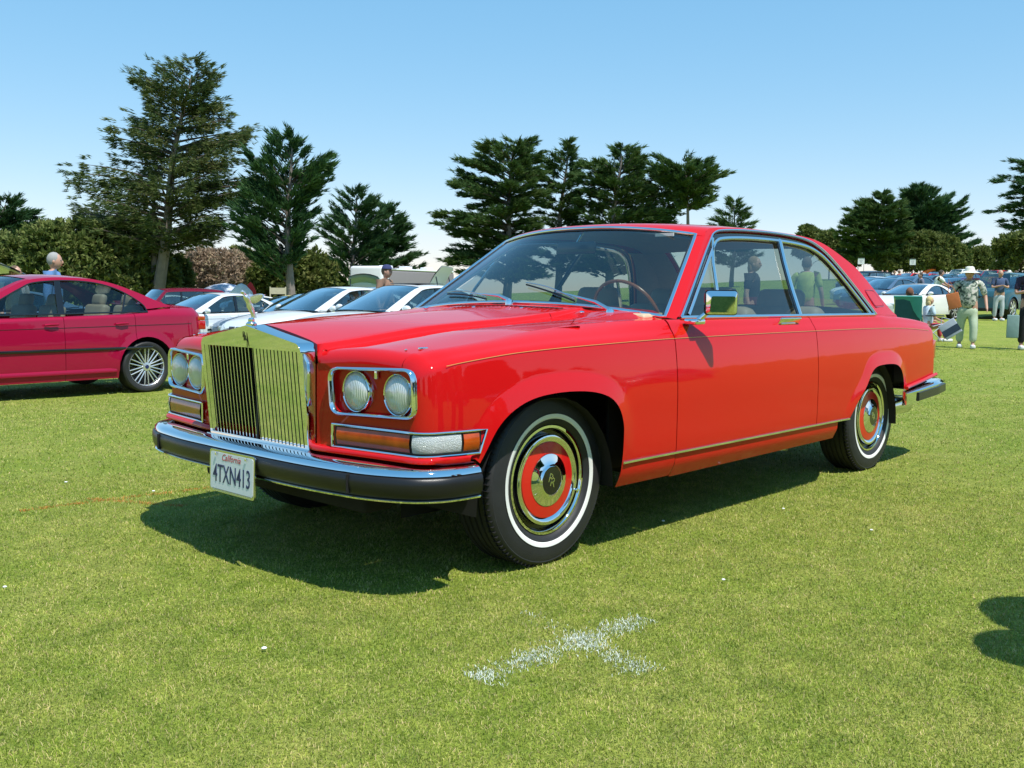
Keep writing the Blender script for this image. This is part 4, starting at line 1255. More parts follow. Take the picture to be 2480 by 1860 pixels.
# little white scraps on the grass
spots = [(1606, 1268), (1897, 1238), (2066, 1139), (12, 1430), (160, 1173), (372, 1195), (1752, 1412), (640, 1580), (2110, 1290)]
for i, (px, py) in enumerate(spots):
    dr = fwd+rgt*((px-1240)/FPX)-upv*((py-930)/FPX); t = -CAM.z/dr.z; p = CAM+dr*t
    b = MB(); r_ = .007+.003*rnd.random()
    b.lathe([(.0001, .010), (r_*.7, .012), (r_, .010), (r_*.8, .007)], 9, (p.x, p.y, float(terrain(p.x, p.y))+.004), 'z')
    o = b.build('white_petal', M['paper'], None)
    tag(o, ['small white scrap on the lawn below the door of the red coupe', 'small white scrap on the lawn right of the door, halfway to the rear wheel', 'small white scrap just in front of the rear wheel of the red coupe', 'white scrap on the lawn at the very left edge', 'white scrap beside the orange line', 'white scrap in the shadow edge left of the number plate', 'small white scrap on the open lawn right of the painted cross', 'largest white scrap on the lawn below the front bumper shadow', 'small white scrap on the lawn at the right below the rear bumper'][i], 'litter', 'white scraps scattered on the lawn')
# ================================================================ other cars
def car_wheel(r=.318, w=.22, spokes=10, detail=2):
    rim = MB().lathe([(r*.70, -.05), (r*.72, -.012), (r*.745, -.004), (r*.755, -.012), (r*.75, -.06)], 40 if detail > 1 else 20).build('wheel', M['alloy'], None)
    MB().lathe([(r*.74, -w), (r*.97, -w+.01), (r, -w+.035), (r, -.035), (r*.985, -.012), (r*.93, .004), (r*.84, .006), (r*.765, -.006), (r*.74, -.02)], 48 if detail > 1 else 20).build('tyre', M['tyre'], rim)
    MB().lathe([(r*.72, -.08), (.0001, -.10)], 24).build('well', M['gloss_black'], rim)
    b = MB()
    if detail > 1:
        for k in range(spokes):
            for o in (-.055, .055):
                a = 2*PI*k/spokes+PI/spokes; R_ = Matrix.Rotation(-a, 4, 'Y')
                b.tube([R_@Vector((.045, -.018, .0+o*.25)), R_@Vector((r*.45, -.012, o*r*1.2)), R_@Vector((r*.72, -.010, o*r*1.55))], [.010, .008, .007], 6)
    else:
        for k in range(7):
            R_ = Matrix.Rotation(-2*PI*k/7, 4, 'Y'); b.box((r*.38, -.02, 0), (r*.62, .02, r*.16), R_)
    b.lathe([(.055, -.03), (.052, -.006), (.03, -.002), (.0001, -.001)], 20)
    b.build('spokes', M['alloy'], rim)
    if detail > 1: MB().lathe([(.026, -.003), (.0255, .001), (.0001, .0015)], 18).build('centre_cap', M['plate_blue'], rim)
    return rim
SED = dict(
    W=[(2.20, .50), (2.17, .60), (2.08, .72), (1.9, .80), (1.5, .85), (.6, .865), (-1.0, .87), (-1.7, .855), (-2.02, .81), (-2.16, .74), (-2.23, .66), (-2.25, .58)],
    Z=[(2.20, .55), (2.12, .62), (1.9, .72), (1.4, .82), (.8, .885), (0, .92), (-1.0, .945), (-1.6, .96), (-2.1, .955), (-2.25, .92)],
    T=[(2.20, .60), (2.1, .68), (1.9, .76), (1.4, .86), (.8, .925), (0, .945), (-1.0, .972), (-1.6, 1.03), (-2.1, 1.045), (-2.25, 1.0)],
    HC=[(2.19, .62), (2.1, .72), (1.8, .82), (1.3, .91), (.85, .965)],
    BC=[(-1.70, 1.085), (-1.95, 1.085), (-2.15, 1.07), (-2.24, 1.03)],
    sill=.20, ends=(2.20, -2.25), ax=(1.40, -1.33), r=.318, ar=.375,
    OA=[(.86, .955), (.45, 1.165), (.12, 1.325), (-.03, 1.372)], OR=[(-.03, 1.372), (-.35, 1.405), (-.75, 1.392), (-1.05, 1.335)], OC=[(-1.05, 1.335), (-1.35, 1.225), (-1.58, 1.125), (-1.74, 1.065)],
    CA=[(1.04, .985), (.62, 1.19), (.22, 1.365), (.06, 1.415)], CR=[(.06, 1.415), (-.3, 1.44), (-.7, 1.432), (-1.0, 1.39)], CC=[(-1.0, 1.39), (-1.35, 1.25), (-1.74, 1.09)],
    ARC=[(.66, .962), (.36, 1.135), (.10, 1.27), (-.06, 1.335), (-.40, 1.366), (-.75, 1.352), (-1.00, 1.295), (-1.20, 1.20), (-1.36, 1.08), (-1.385, 1.0)],
    pil=[-.34, -1.16], belt=(.955, .995), yb=(.80, .60), doors=[.62, -.32, -1.18])
CPE = dict(SED,
    W=[(2.15, .45), (2.1, .60), (1.95, .74), (1.6, .85), (1.2, .88), (.4, .87), (-.8, .885), (-1.5, .88), (-1.95, .80), (-2.1, .66), (-2.15, .5)],
    Z=[(2.15, .48), (2.0, .60), (1.6, .72), (1.1, .80), (.5, .82), (0, .85), (-1.0, .89), (-1.6, .90), (-2.15, .82)],
    T=[(2.15, .52), (2.0, .65), (1.6, .79), (1.1, .86), (.5, .87), (0, .885), (-1.0, .93), (-1.6, .95), (-2.15, .86)],
    HC=[(2.14, .53), (2.0, .66), (1.6, .77), (1.1, .85), (.75, .89)], BC=[(-1.5, 1.02), (-1.8, .98), (-2.1, .90)],
    ends=(2.15, -2.15),
    OA=[(.75, .89), (.40, 1.06), (.05, 1.21), (-.1, 1.25)], OR=[(-.1, 1.25), (-.35, 1.28), (-.65, 1.265), (-.85, 1.23)], OC=[(-.85, 1.23), (-1.15, 1.13), (-1.42, 1.02), (-1.6, .96)],
    CA=[(.95, .90), (.55, 1.09), (.15, 1.24), (.0, 1.275)], CR=[(.0, 1.275), (-.3, 1.30), (-.6, 1.29), (-.8, 1.26)], CC=[(-.8, 1.26), (-1.2, 1.12), (-1.6, .99)],
    ARC=[(.45, .905), (.20, 1.04), (-.05, 1.15), (-.18, 1.19), (-.4, 1.225), (-.62, 1.21), (-.82, 1.15), (-1.0, 1.05), (-1.12, .955), (-1.13, .93)],
    pil=[-.72], belt=(.90, .93), yb=(.79, .60), doors=[.45, -.78])
SUV = dict(SED,
    Z=[(2.20, .70), (2.1, .82), (1.9, .90), (1.4, .97), (.8, 1.0), (-1.6, 1.04), (-2.25, 1.02)],
    T=[(2.20, .76), (2.1, .90), (1.9, .97), (1.4, 1.03), (.8, 1.06), (-1.6, 1.08), (-2.25, 1.06)],
    HC=[(2.19, .78), (2.1, .95), (1.8, 1.03), (1.3, 1.07), (.95, 1.10)], BC=[(-2.16, 1.12), (-2.2, 1.10), (-2.24, 1.06)],
    OA=[(.92, 1.06), (.65, 1.30), (.45, 1.50), (.35, 1.58)], OR=[(.35, 1.58), (-.3, 1.64), (-1.2, 1.64), (-1.95, 1.60)], OC=[(-1.95, 1.60), (-2.05, 1.40), (-2.13, 1.22), (-2.18, 1.08)],
    CA=[(1.02, 1.09), (.75, 1.33), (.55, 1.55), (.45, 1.64)], CR=[(.45, 1.64), (-.3, 1.70), (-1.2, 1.70), (-1.97, 1.65)], CC=[(-1.97, 1.65), (-2.10, 1.35), (-2.20, 1.10)],
    ARC=[(.72, 1.085), (.55, 1.28), (.40, 1.45), (.25, 1.53), (-.5, 1.56), (-1.3, 1.56), (-1.85, 1.53), (-1.93, 1.40), (-2.0, 1.2), (-2.02, 1.11)],
    pil=[-.25, -1.15], belt=(1.08, 1.10), yb=(.83, .72), r=.36, ar=.42, sill=.30)
def build_car(P, mat, detail=2, spokes=10, seats=None, gl=None, name='parked_car', strip=True):
    gl = gl or M['glass_bg']
    root = bpy.data.objects.new(name, None); root.empty_display_size = .2; COL.objects.link(root)
    Wf, Zf, Tf = cf(P['W']), cf(P['Z']), cf(P['T'])
    e0, e1 = P['ends']; sill = P['sill']; ar = P['ar']; r = P['r']
    zc = P['r']
    def yin(x): return max(.2, min(Wf(x)-.10, P['yb'][0]+.005 if P['OC'][-1][0] < x < P['OA'][0][0] else Wf(x)-.13))
    def zlow(x):
        s0 = sill+.05*smooth(1.7, 2.2, x)+.08*smooth(-1.9, -2.25, x)*0
        for a in P['ax']:
            if abs(x-a) < ar: s0 = max(s0, zc+math.sqrt(ar*ar-(x-a)**2))
        return float(s0)
    def colm(x):
        z0 = zlow(x); zs = Zf(x); w = Wf(x); out = []; n = 14
        for k in range(n):
            z = z0+(zs-.03-z0)*k/(n-1)
            ins = .10*max(0, (z-.60))**1.6*1.4+.5*max(0, .42-z)**2
            fl = 0
            for a in P['ax']:
                d = abs(math.hypot(x-a, z-zc)-ar)
                if z > zc-.05: fl = max(fl, .016*max(0, 1-d/.07))
            out.append((x, w-ins+fl, z))
        q = (x, yin(x), Tf(x)); out += bez(out[-1], (x, out[-1][1], zs+.02), q, 8)[1:]
        return out
    xs = []
    def arcs(a): return [a+ar*math.cos(t) for t in np.linspace(0.0, PI, 17)]
    A0, A1 = P['ax']
    xs = [e0-.16*(1-math.cos(t))for t in np.linspace(0, PI/2, 7)]+seg(e0-.16, A0+ar+.002, 3)[1:]+arcs(A0)+seg(A0-ar-.002, A1+ar+.002, 12)+arcs(A1)+seg(A1-ar-.002, e1+.16, 3)+[e1+.16*(1-math.sin(t)) for t in np.linspace(0, PI/2, 7)][1:]
    cols = [colm(x) for x in xs]
    if detail > 1:
        d = P['doors']; idx = [0]
        for dx in d:
            idx.append(int(np.argmin([abs(x-dx) for x in xs])))
        idx.append(len(xs)-1); nmz = ['front_wing']+['door']*(len(d)-1)+['rear_quarter']
        for i, nme in enumerate(nmz):
            cc = cols[idx[i]:idx[i+1]+1]
            if i: cc = [[(p[0]-.006, p[1], p[2]) for p in cc[0]]]+cc[1:]
            o = panel_from_sections(nme, cc, mat, root, lip=.02); mirror_y(o)
    else:
        o = panel_from_sections('side_panel', cols, mat, root, thick=False); mirror_y(o)
    def deck(nme, CC, xa, xb):
        rows = []; Cf = cf(CC)
        for x in seg(xa, xb, 16):
            w = yin(x); rows.append([(x, w*v, Cf(x)+(Tf(x)-Cf(x))*abs(v)**2.4) for v in np.linspace(-1, 1, 13)])
        b = MB(); b.grid(rows); return b.build(nme, mat, root)
    deck('bonnet', P['HC'], e0, P['CA'][0][0]-.10); deck('boot_lid', P['BC'], P['CC'][-1][0]+.06, e1)
    for e, c0, nme in ((e0, cols[0], 'front_bumper'), (e1, cols[-1], 'rear_bumper')):
        V = [Vector(p) for p in c0]+[Vector((p[0], -p[1], p[2])) for p in reversed(c0)]
        b = MB(); b.add(V, [tuple(range(len(V)))])
        b.add([(e, -c0[0][1], sill+.02), (e, c0[0][1], sill+.02), (e-math.copysign(.5, e), .7, sill+.0), (e-math.copysign(.5, e), -.7, sill)], [(0, 1, 2, 3)])
        b.build(nme, mat, root, sm=False)
    z0b, z1b = P['belt']; yb, yt = P['yb']; ztop = max(z for _, z in P['OR'])
    def yp(z): return yb+(yt-yb)*(z-z0b)/(ztop-z0b)
    def canopy(Oc, Cc, n):
        O = resample(catmull(Oc, 5), n); C = resample(catmull(Cc, 5), n); rows = []
        for o, c in zip(O, C):
            y0 = yp(o[1]); rows.append([Vector((c[0]+(o[0]-c[0])*abs(s)**2.4, y0*s, c[1]+(o[1]-c[1])*abs(s)**2.4)) for s in [math.copysign(1-(1-abs(v))**1.3, v) for v in np.linspace(-1, 1, 25)]])
        return rows
    A, R_, C_ = canopy(P['OA'], P['CA'], 9), canopy(P['OR'], P['CR'], 12), canopy(P['OC'], P['CC'], 9)
    b = MB(); b.grid(R_); b.build('roof', mat, root)
    k = 2
    for rows, gn in ((A, 'windscreen'), (C_, 'rear_window')):
        kk = k if gn == 'windscreen' else 4
        for a, c in ((0, kk+1), (24-kk, 25)):
            b = MB(); b.grid([q[a:c] for q in rows]); b.build('pillar', mat, root)
        b = MB(); b.grid([[p-Vector((0, 0, .006)) for p in q[kk:25-kk]] for q in rows]); b.build(gn, gl, root)
    arc_ = resample(catmull(P['ARC'], 5), 60); out_ = resample(catmull(P['OA'][:-1]+P['OR'][:-1]+P['OC'], 5), 60)
    c = np.array([(P['ARC'][0][0]+P['ARC'][-1][0])/2, z0b-.02])
    an_ = lambda Q: np.arctan2(Q[:, 1]-c[1], Q[:, 0]-c[0])
    T = np.linspace(max(an_(arc_).min(), an_(out_).min()), min(an_(arc_).max(), an_(out_).max()), 70)
    def byT(Q):
        a = an_(Q); o = np.argsort(a); return np.stack([np.interp(T, a[o], Q[o, i]) for i in (0, 1)], 1)
    RA, RO = byT(arc_), byT(out_)
    for s in (1, -1):
        rows = [[Vector((o[0], s*yp(o[1]), o[1])), Vector((a[0], s*(yp(a[1])+.003), a[1])), Vector((a[0], s*(yp(a[1])-.02), a[1]))] for o, a in zip(RO, RA)]
        b = MB(); b.grid(rows); b.build('side_frame', mat, root, ang=50)
        pts = [(x, z) for x, z in arc_]
        V = [Vector((x, s*(yp(z)-.012), z)) for x, z in pts]
        fill(V, gl, 'side_window', root, flip=(s < 0))
        # tail of the rear pillar and foot of the screen pillar
        for (x0, z0_), (x1, z1_) in (((P['ARC'][-1]), (P['OC'][-1])), ((P['OA'][0]), (P['ARC'][0]))):
            rows = [[Vector((x, s*yp(z), z)), Vector((x, s*yin(x), Tf(x)))] for x, z in [(x0+(x1-x0)*t, z0_+(z1_-z0_)*t) for t in np.linspace(0, 1, 6)]]
            b = MB(); b.grid(rows); b.build('pillar_foot', mat, root)
        nrm = Vector((0, s, .4))
        if detail > 0:
            strip_along([Vector((x, s*(yp(z)+.001), z)) for x, z in arc_], .016, .006, nrm, M['gloss_black'] if detail > 1 else M['rubber'], 'window_seal', root)
            strip_along([Vector((P['ARC'][0][0]+(P['ARC'][-1][0]-P['ARC'][0][0])*t, s*(yb+.005), P['ARC'][0][1]+(P['ARC'][-1][1]-P['ARC'][0][1])*t)) for t in (0, .5, 1)], .02, .006, nrm, M['gloss_black'], 'belt_seal', root)
            for i, px_ in enumerate(P['pil']):
                zt = float(np.interp(px_, arc_[::-1, 0], arc_[::-1, 1])); zb = float(np.interp(px_, [P['ARC'][-1][0], P['ARC'][0][0]], [P['ARC'][-1][1], P['ARC'][0][1]]))
                dx = .10 if i else .04
                strip_along([Vector((px_+dx, s*(yp(zb)), zb)), Vector((px_, s*yp(zt), zt))], .075 if i == 0 else .025, .004, nrm, M['gloss_black'], 'window_pillar', root)
            # mirrors, handles, strips
            mx_ = P['ARC'][0][0]-.04
            MB().ball((mx_, s*(yb+.15), z0b+.045), (.055, .105, .065), 14).build('door_mirror', mat, root)
            MB().tube([(mx_, s*(yb+.0), z0b+.01), (mx_, s*(yb+.10), z0b+.03)], .022, 8).build('mirror_arm', M['gloss_black'], root)
        if detail > 1:
            for dx in P['doors'][1:]:
                h = MB().tube([(dx+.26, s*(Wf(dx)+.006), .855), (dx+.19, s*(Wf(dx)+.018), .862), (dx+.10, s*(Wf(dx)+.012), .862)], [.012, .015, .012], 8).build('door_handle', mat, root)
            if strip: MB().box((.14+(-.55), s*(Wf(0)+.006), .56), (2.05-.06, .022, .035), bev=.008).build('rub_strip', M['gloss_black'], root)
            strip_along([Vector((x, s*(Wf(x)-.5*(.42-.27)**2+.008), .30)) for x in seg(1.0, -.92, 12)], .05, .012, (0, s, .2), mat, 'sill_skirt', root)
            # crease under the shoulder, its shade drawn as a thin black strip
            strip_along([Vector((x, s*(Wf(x)-.10*max(0, .80-.60)**1.6*1.4+.0006), .80+.035*(-x+.9)/2.2)) for x in seg(1.3, -2.0, 24)], .006, .0012, (0, s, 0), M['gloss_black'], 'crease_shade', root)
        # lamps
        fx = e0-.10
        MB().box((e0-.115, s*(Wf(e0-.10)-.12), Tf(e0-.1)-.085), (.14, .26, .105), Matrix.Identity(4), bev=.03).build('headlight', M['clear'], root)
        rx = e1+.085
        Mt = Matrix.Translation((e1+.085, s*(Wf(e1+.085)-.012), 0))@Matrix.Rotation(s*math.radians(-38), 4, 'Z')
        hz_ = .80 if Zf(e1) > .85 else Zf(e1)-.12
        tl = MB().box((.02, s*-.01, hz_+.02), (.20, .045, .115), Mt, bev=.012).build('tail_light', M['redlens'], root)
        MB().box((.02, s*-.01, hz_+.108), (.19, .045, .055), Mt, bev=.010).build('amber_lens', M['amber'], tl)
    for s in (1, -1):   # twin grilles
        MB().box((e0-.012, s*.12, Tf(e0)-.0), (.05, .19, .10), bev=.02).build('grille', M['gloss_black'], root)
    MB().box((e0+.002, 0, .30), (.03, .9, .12), bev=.02).build('air_intake', M['black'], root)
    MB().box((e1-.01, 0, .72), (.01, .34, .12)).build('number_plate', M['plate'], root, sm=False)
    MB().box(((e0+e1)/2, 0, sill+.14), (4.1, 1.25, .20)).build('underbody', M['under'], root, sm=False)
    MB().box(((A0+A1)/2, 0, sill+.14), (1.9, 1.64, .20)).build('floor', M['under'], root, sm=False)
    for a in P['ax']:
        for s in (1, -1):
            b = MB(); rows = [[(a+ar*math.cos(t), s*(Wf(a)-.02), zc+ar*math.sin(t)), (a+ar*math.cos(t), s*.5, zc+ar*math.sin(t))] for t in np.linspace(0, PI, 15)]
            b.grid(rows); b.add([q[1] for q in rows], [tuple(range(15))]); b.build('wheel_housing', M['black'], root)
    whl = car_wheel(r, .22, spokes, detail)
    for i, (a, s) in enumerate([(a, s) for a in P['ax'] for s in (1, -1)]):
        w = whl if i == 0 else ctree(whl)
        w.parent = root; w.location = (a, s*(Wf(a)-.012), r); w.rotation_euler = (0, .3*i, 0 if s > 0 else PI)
    sm_ = seats or M['gloss_black']
    for x in (-.05, -1.0):
        for y in (.36, -.36):
            b = MB(); Mb = Matrix.Translation((x-.30, y, .78))@Matrix.Rotation(math.radians(-14), 4, 'Y')
            b.box((0, 0, 0), (.13, .48, .60), Mb, bev=.05)
            st = b.build('seat', sm_, root)
            MB().box((0, 0, .36), (.10, .26, .16), Mb, bev=.045).build('headrest', sm_, st)
    MB().box((.70, 0, .90), (.40, 1.36, .06), bev=.02).build('dashboard', M['gloss_black'], root)
    if detail > 1:
        Mw_ = Matrix.Translation((.36, .36, .93))@Matrix.Rotation(math.radians(-66), 4, 'Y')
        MB().tube([Mw_@Vector((.18*math.cos(a), .18*math.sin(a), 0)) for a in np.linspace(0, 2*PI, 25)], .013, 8, caps=False).build('steering_wheel', M['gloss_black'], root)
    return root
def put(root, px, dep, hdg, label, group=None, cat='car', scale=1.0, z=None, dz=0):
    p = ground_at(px, dep); root.location = (p.x, p.y, (p.z if z is None else z)+dz); root.rotation_euler = (0, 0, math.radians(hdg)); root.scale = (scale,)*3
    tag(root, label, cat, group); return root
def recol(root, old, new):
    for ch in root.children_recursive:
        for sl in ch.material_slots:
            if sl.material and (sl.material == old or sl.material.name.endswith('_paint')):
                sl.link = 'OBJECT'; sl.material = new
    return root
# the crimson saloon on the left: placed by its rear wheel
crim = build_car(SED, M['crimson'], 2, 10, M['tan'], M['glass_side'], 'crimson_saloon')
hd = math.radians(4)
pw = ground_at(354, 12.15)
off = Vector((-1.33*math.cos(hd)-.86*math.sin(hd), -1.33*math.sin(hd)+.86*math.cos(hd), 0))*1.0
crim.location = pw-off; crim.location.z = pw.z; crim.rotation_euler = (0, 0, hd); crim.scale = (1.0,)*3
tag(crim, 'dark crimson saloon with silver multi-spoke wheels and tan seats, cut off at the left', 'car')
# three silver saloons
sil = build_car(SED, M['silver'], 2, 10, M['tan_dark'], M['glass_bg'], 'silver_saloon')
SG = 'silver saloons parked behind the red coupe'
put(sil, 505, 24.5, 2, 'silver saloon seen from the side, directly behind the tail of the crimson saloon', SG)
c2 = ctree(sil); put(c2, 800, 20.2, -1, 'silver saloon with black twin grilles, middle one beyond the winged mascot', SG)
c3 = ctree(sil); put(c3, 965, 17.8, -1, 'silver saloon with dark sunroof behind the red coupe bonnet, nearest the windscreen', SG)
MB().box((-.42, 0, 1.447), (.62, .78, .012), bev=.005).build('sunroof', M['gloss_black'], c3)
# lower-detail stock for the rows further off
lo = build_car(SED, M['silver'], 1, 7, None, M['glass_bg'], 'parked_saloon')
lc = build_car(CPE, M['silver'], 1, 7, None, M['glass_bg'], 'parked_coupe')
ls = build_car(SUV, M['silver'], 1, 7, None, M['glass_bg'], 'parked_wagon')
P_ = {}
for n_, c_, mt in (('white', (.72, .72, .70), 0), ('navy', (.012, .02, .055), 0), ('blue_grey', (.10, .17, .26), .4), ('teal', (.035, .11, .13), .4), ('brightred', (.52, .01, .015), 0),
                   ('maroon', (.20, .008, .03), .2), ('darkcar', (.012, .012, .016), .1), ('champagne', (.45, .47, .45), .5), ('lightblue', (.22, .36, .47), .4), ('purple', (.05, .02, .09), .2), ('beige', (.55, .50, .36), 0)):
    P_[n_] = paint(n_+'_paint', c_, metal=mt)
used = set()
def far(kind, colr, px, dep, hdg, label, dz=0, cat='car', group='cars parked in rows across the field', scale=1.0):
    src = {'s': lo, 'c': lc, 'w': ls}[kind]
    o = src if kind not in used else ctree(src); used.add(kind)
    mat = P_.get(colr, M.get(colr))
    if mat is not M['silver']: recol(o, M['silver'], mat)
    return put(o, px, dep, hdg, label, group, cat, scale, dz=dz)
far('c', 'white', 2205, 36, -12, 'white sports coupe behind the seated pair, nose towards the red coupe')
far('s', 'blue_grey', 2135, 42.5, -12, 'blue-grey saloon just behind the white sports coupe')
far('s', 'lightblue', 2108, 47, -12, 'pale blue saloon second behind the white sports coupe')
far('s', 'white', 2092, 52, -12, 'white saloon third behind the white sports coupe')
far('s', 'silver', 2190, 55, -12, 'silver saloon with pale roof in front of the two men talking')
far('w', 'teal', 2425, 37.5, -4, 'dark teal wagon behind the man with folded arms')
far('s', 'teal', 2270, 70, -12, 'teal saloon with bright edges beyond the men at the white coupe')
far('s', 'purple', 2295, 47, -12, 'dark purple saloon between the man in white and the woman in the hat')
far('s', 'darkcar', 2460, 52, -12, 'black saloon partly hidden behind the person at the right edge')
far('w', 'brightred', 2395, 95, -12, 'red and white wagon beyond the man with folded arms')
far('w', 'white', 2312, 118, -12, 'small white wagon far off left of the woman in the hat')
far('s', 'brightred', 2188, 92, -12, 'bright red saloon in the far row under the middle white sign')
far('s', 'brightred', 2228, 84, -12, 'bright red saloon lower in the far row right of the middle sign')
far('c', 'maroon', 2215, 100, -12, 'maroon coupe at the back of the far row')
far('w', 'darkcar', 2085, 66, -12, 'black wagon showing just behind the rear pillar of the red coupe')
far('s', 'purple', 2100, 84, -12, 'dark purple saloon beyond the black wagon')
far('s', 'blue_grey', 2122, 78, -12, 'grey-blue saloon near the people under the first sign')
far('s', 'blue_grey', 2250, 108, -12, 'grey-blue saloon in the far row below the dark trees')
far('c', 'teal', 2285, 100, -12, 'dark teal coupe in the far row left of the white wagon')
far('s', 'maroon', 2330, 88, -12, 'maroon saloon behind the hat of the strolling woman')
far('s', 'darkcar', 2352, 130, -12, 'black saloon at the far end of the rows')
far('s', 'white', 2446, 82, -12, 'white saloon left of the person at the right edge')
far('s', 'navy', 2440, 110, -12, 'navy saloon in the far row under the right sign')
far('s', 'silver', 2160, 62, -12, 'silver saloon behind the pale roofs of the middle row')
far('s', 'darkcar', 2235, 60, -12, 'black saloon behind the two men talking')
far('s', 'beige', 2360, 140, -12, 'beige saloon in the furthest row')
# left field
far('w', 'maroon', 405, 38, -4, 'maroon wagon with pale window frame beyond the crimson saloon')
far('s', 'white', 385, 44, -4, 'white saloon roof just right of the trunk of the tall cypress')
far('s', 'yellow', 690, 27.5, -4, 'pale yellow saloon between two silver saloons')
far('s', 'blue_grey', 735, 24.5, -4, 'blue saloon behind the middle silver saloon')
far('s', 'white', 580, 34, -4, 'white saloon behind the roof of the left silver saloon')
far('s', 'white', 770, 52, -4, 'white saloon roof behind the second tree trunk')
far('s', 'white', 830, 58, -4, 'white saloon with red stickers beside the motorhome')
far('w', 'lightblue', 880, 31, -4, 'light blue wagon with raised tailgate beside the man in the cap')
far('s', 'silver', -30, 22, -4, 'silver saloon with raised lid beyond the crimson roof')
# cars parked behind the photographer, mirrored in the flank of the red coupe
for i, (k_, c_, x_, y_, h_, lb) in enumerate((('s', 'white', -16.5, 15.5, 2, 'white saloon parked out of view beyond the tail of the red coupe'), ('s', 'silver', -11.2, 16, -3, 'silver saloon parked out of view across the lawn'), ('c', 'brightred', -6.0, 17, 4, 'bright red coupe parked out of view across the lawn'),
                                             ('w', 'white', -.6, 17.5, 0, 'white wagon parked out of view behind the camera position'), ('s', 'navy', 5.0, 17, -4, 'navy saloon parked out of view behind the camera position'), ('s', 'champagne', -22, 16, 0, 'champagne saloon parked out of view at the far end of the lawn'))):
    o = far(k_, c_, 2000, 10, h_, lb, group='cars parked behind the photographer'); o.location = (x_, y_, -.05)
# ================================================================ trees
def leaf_mat(name, cols, tr=.25):
    m, nt, N, L, B = nm(name)
    g = N.new('ShaderNodeNewGeometry'); r = N.new('ShaderNodeValToRGB'); e = r.color_ramp.elements
    e[0].color = (*cols[0], 1); e[1].color = (*cols[-1], 1)
    for i, c in enumerate(cols[1:-1]):
        x = e.new((i+1)/(len(cols)-1)); x.color = (*c, 1)
    tc = N.new('ShaderNodeTexCoord'); nz = N.new('ShaderNodeTexNoise'); nz.inputs['Scale'].default_value = .45; nz.inputs['Detail'].default_value = 3
    L.new(tc.outputs['Object'], nz.inputs[0])
    mm = N.new('ShaderNodeMapRange'); mm.inputs['From Min'].default_value = .3; mm.inputs['From Max'].default_value = .7; L.new(nz.outputs['Fac'], mm.inputs['Value'])
    ad = N.new('ShaderNodeMath'); ad.operation = 'MULTIPLY_ADD'; ad.inputs[1].default_value = .55; 
    h = N.new('ShaderNodeMath'); h.operation = 'MULTIPLY'; h.inputs[1].default_value = .45; L.new(mm.outputs[0], h.inputs[0])
    L.new(g.outputs['Random Per Island'], ad.inputs[0]); L.new(h.outputs[0], ad.inputs[2]); L.new(ad.outputs[0], r.inputs[0])
    L.new(r.outputs[0], B.inputs['Base Color']); B.inputs['Roughness'].default_value = .7; B.inputs['Specular IOR Level'].default_value = .2
    out = [n for n in N if n.type == 'OUTPUT_MATERIAL'][0]; t = N.new('ShaderNodeBsdfTranslucent'); L.new(r.outputs[0], t.inputs[0])
    ms = N.new('ShaderNodeMixShader'); ms.inputs[0].default_value = tr; L.new(B.outputs[0], ms.inputs[1]); L.new(t.outputs[0], ms.inputs[2]); L.new(ms.outputs[0], out.inputs[0])
    return m
M['lf_dark'] = leaf_mat('cypress_dark', [(.018, .055, .026), (.032, .085, .034), (.055, .12, .035), (.10, .16, .055)])
M['lf_olive'] = leaf_mat('cypress_olive', [(.035, .065, .025), (.06, .10, .03), (.11, .14, .04), (.20, .19, .08)])
M['lf_mid'] = leaf_mat('cypress_mid', [(.024, .060, .020), (.045, .10, .028), (.085, .14, .035), (.14, .18, .06)])
M['lf_bush'] = leaf_mat('shrub_leaf', [(.06, .095, .025), (.11, .15, .038), (.17, .20, .055), (.24, .25, .10)])
M['lf_light'] = leaf_mat('light_leaf', [(.07, .10, .02), (.11, .14, .03), (.16, .17, .045), (.20, .19, .08)])
M['lf_brown'] = leaf_mat('brown_twig', [(.20, .16, .10), (.31, .23, .16), (.40, .29, .20), (.25, .28, .12)])
M['bark'] = simple('bark', (.20, .165, .145), rough=.9, noise=.35, nscale=3, bump=.8, bscale=9)
M['bark_dark'] = simple('bark_dark', (.09, .07, .055), rough=.9, noise=.35, nscale=3, bump=.8, bscale=9)
def hor(px): return 700.4+.01126*px
HRn, HFn = np.array(HR), np.array(HF)
def fan(Pt, D, k, Lm, wd, spread, rr):
    """k thin leaf blades at each point, roughly along D"""
    n = len(Pt)*k; P0 = np.repeat(Pt, k, 0)+rr.normal(0, .05, (n, 3)); d = np.repeat(D, k, 0)+rr.normal(0, spread, (n, 3))
    d /= np.linalg.norm(d, axis=1)[:, None]+1e-9; Ln = Lm*rr.uniform(.45, 1.3, n)[:, None]
    s = np.cross(d, rr.normal(0, 1, (n, 3))); s /= np.linalg.norm(s, axis=1)[:, None]+1e-9; w = wd*rr.uniform(.6, 1.3, n)[:, None]
    V = np.stack([P0-d*Ln*.25, P0+d*Ln*.25-s*w, P0+d*Ln, P0+d*Ln*.25+s*w], 1).reshape(-1, 3)
    i = np.arange(n)[:, None]*4; T = np.concatenate([i+[0, 1, 2], i+[0, 2, 3]], 1).reshape(-1, 3)
    return V, T
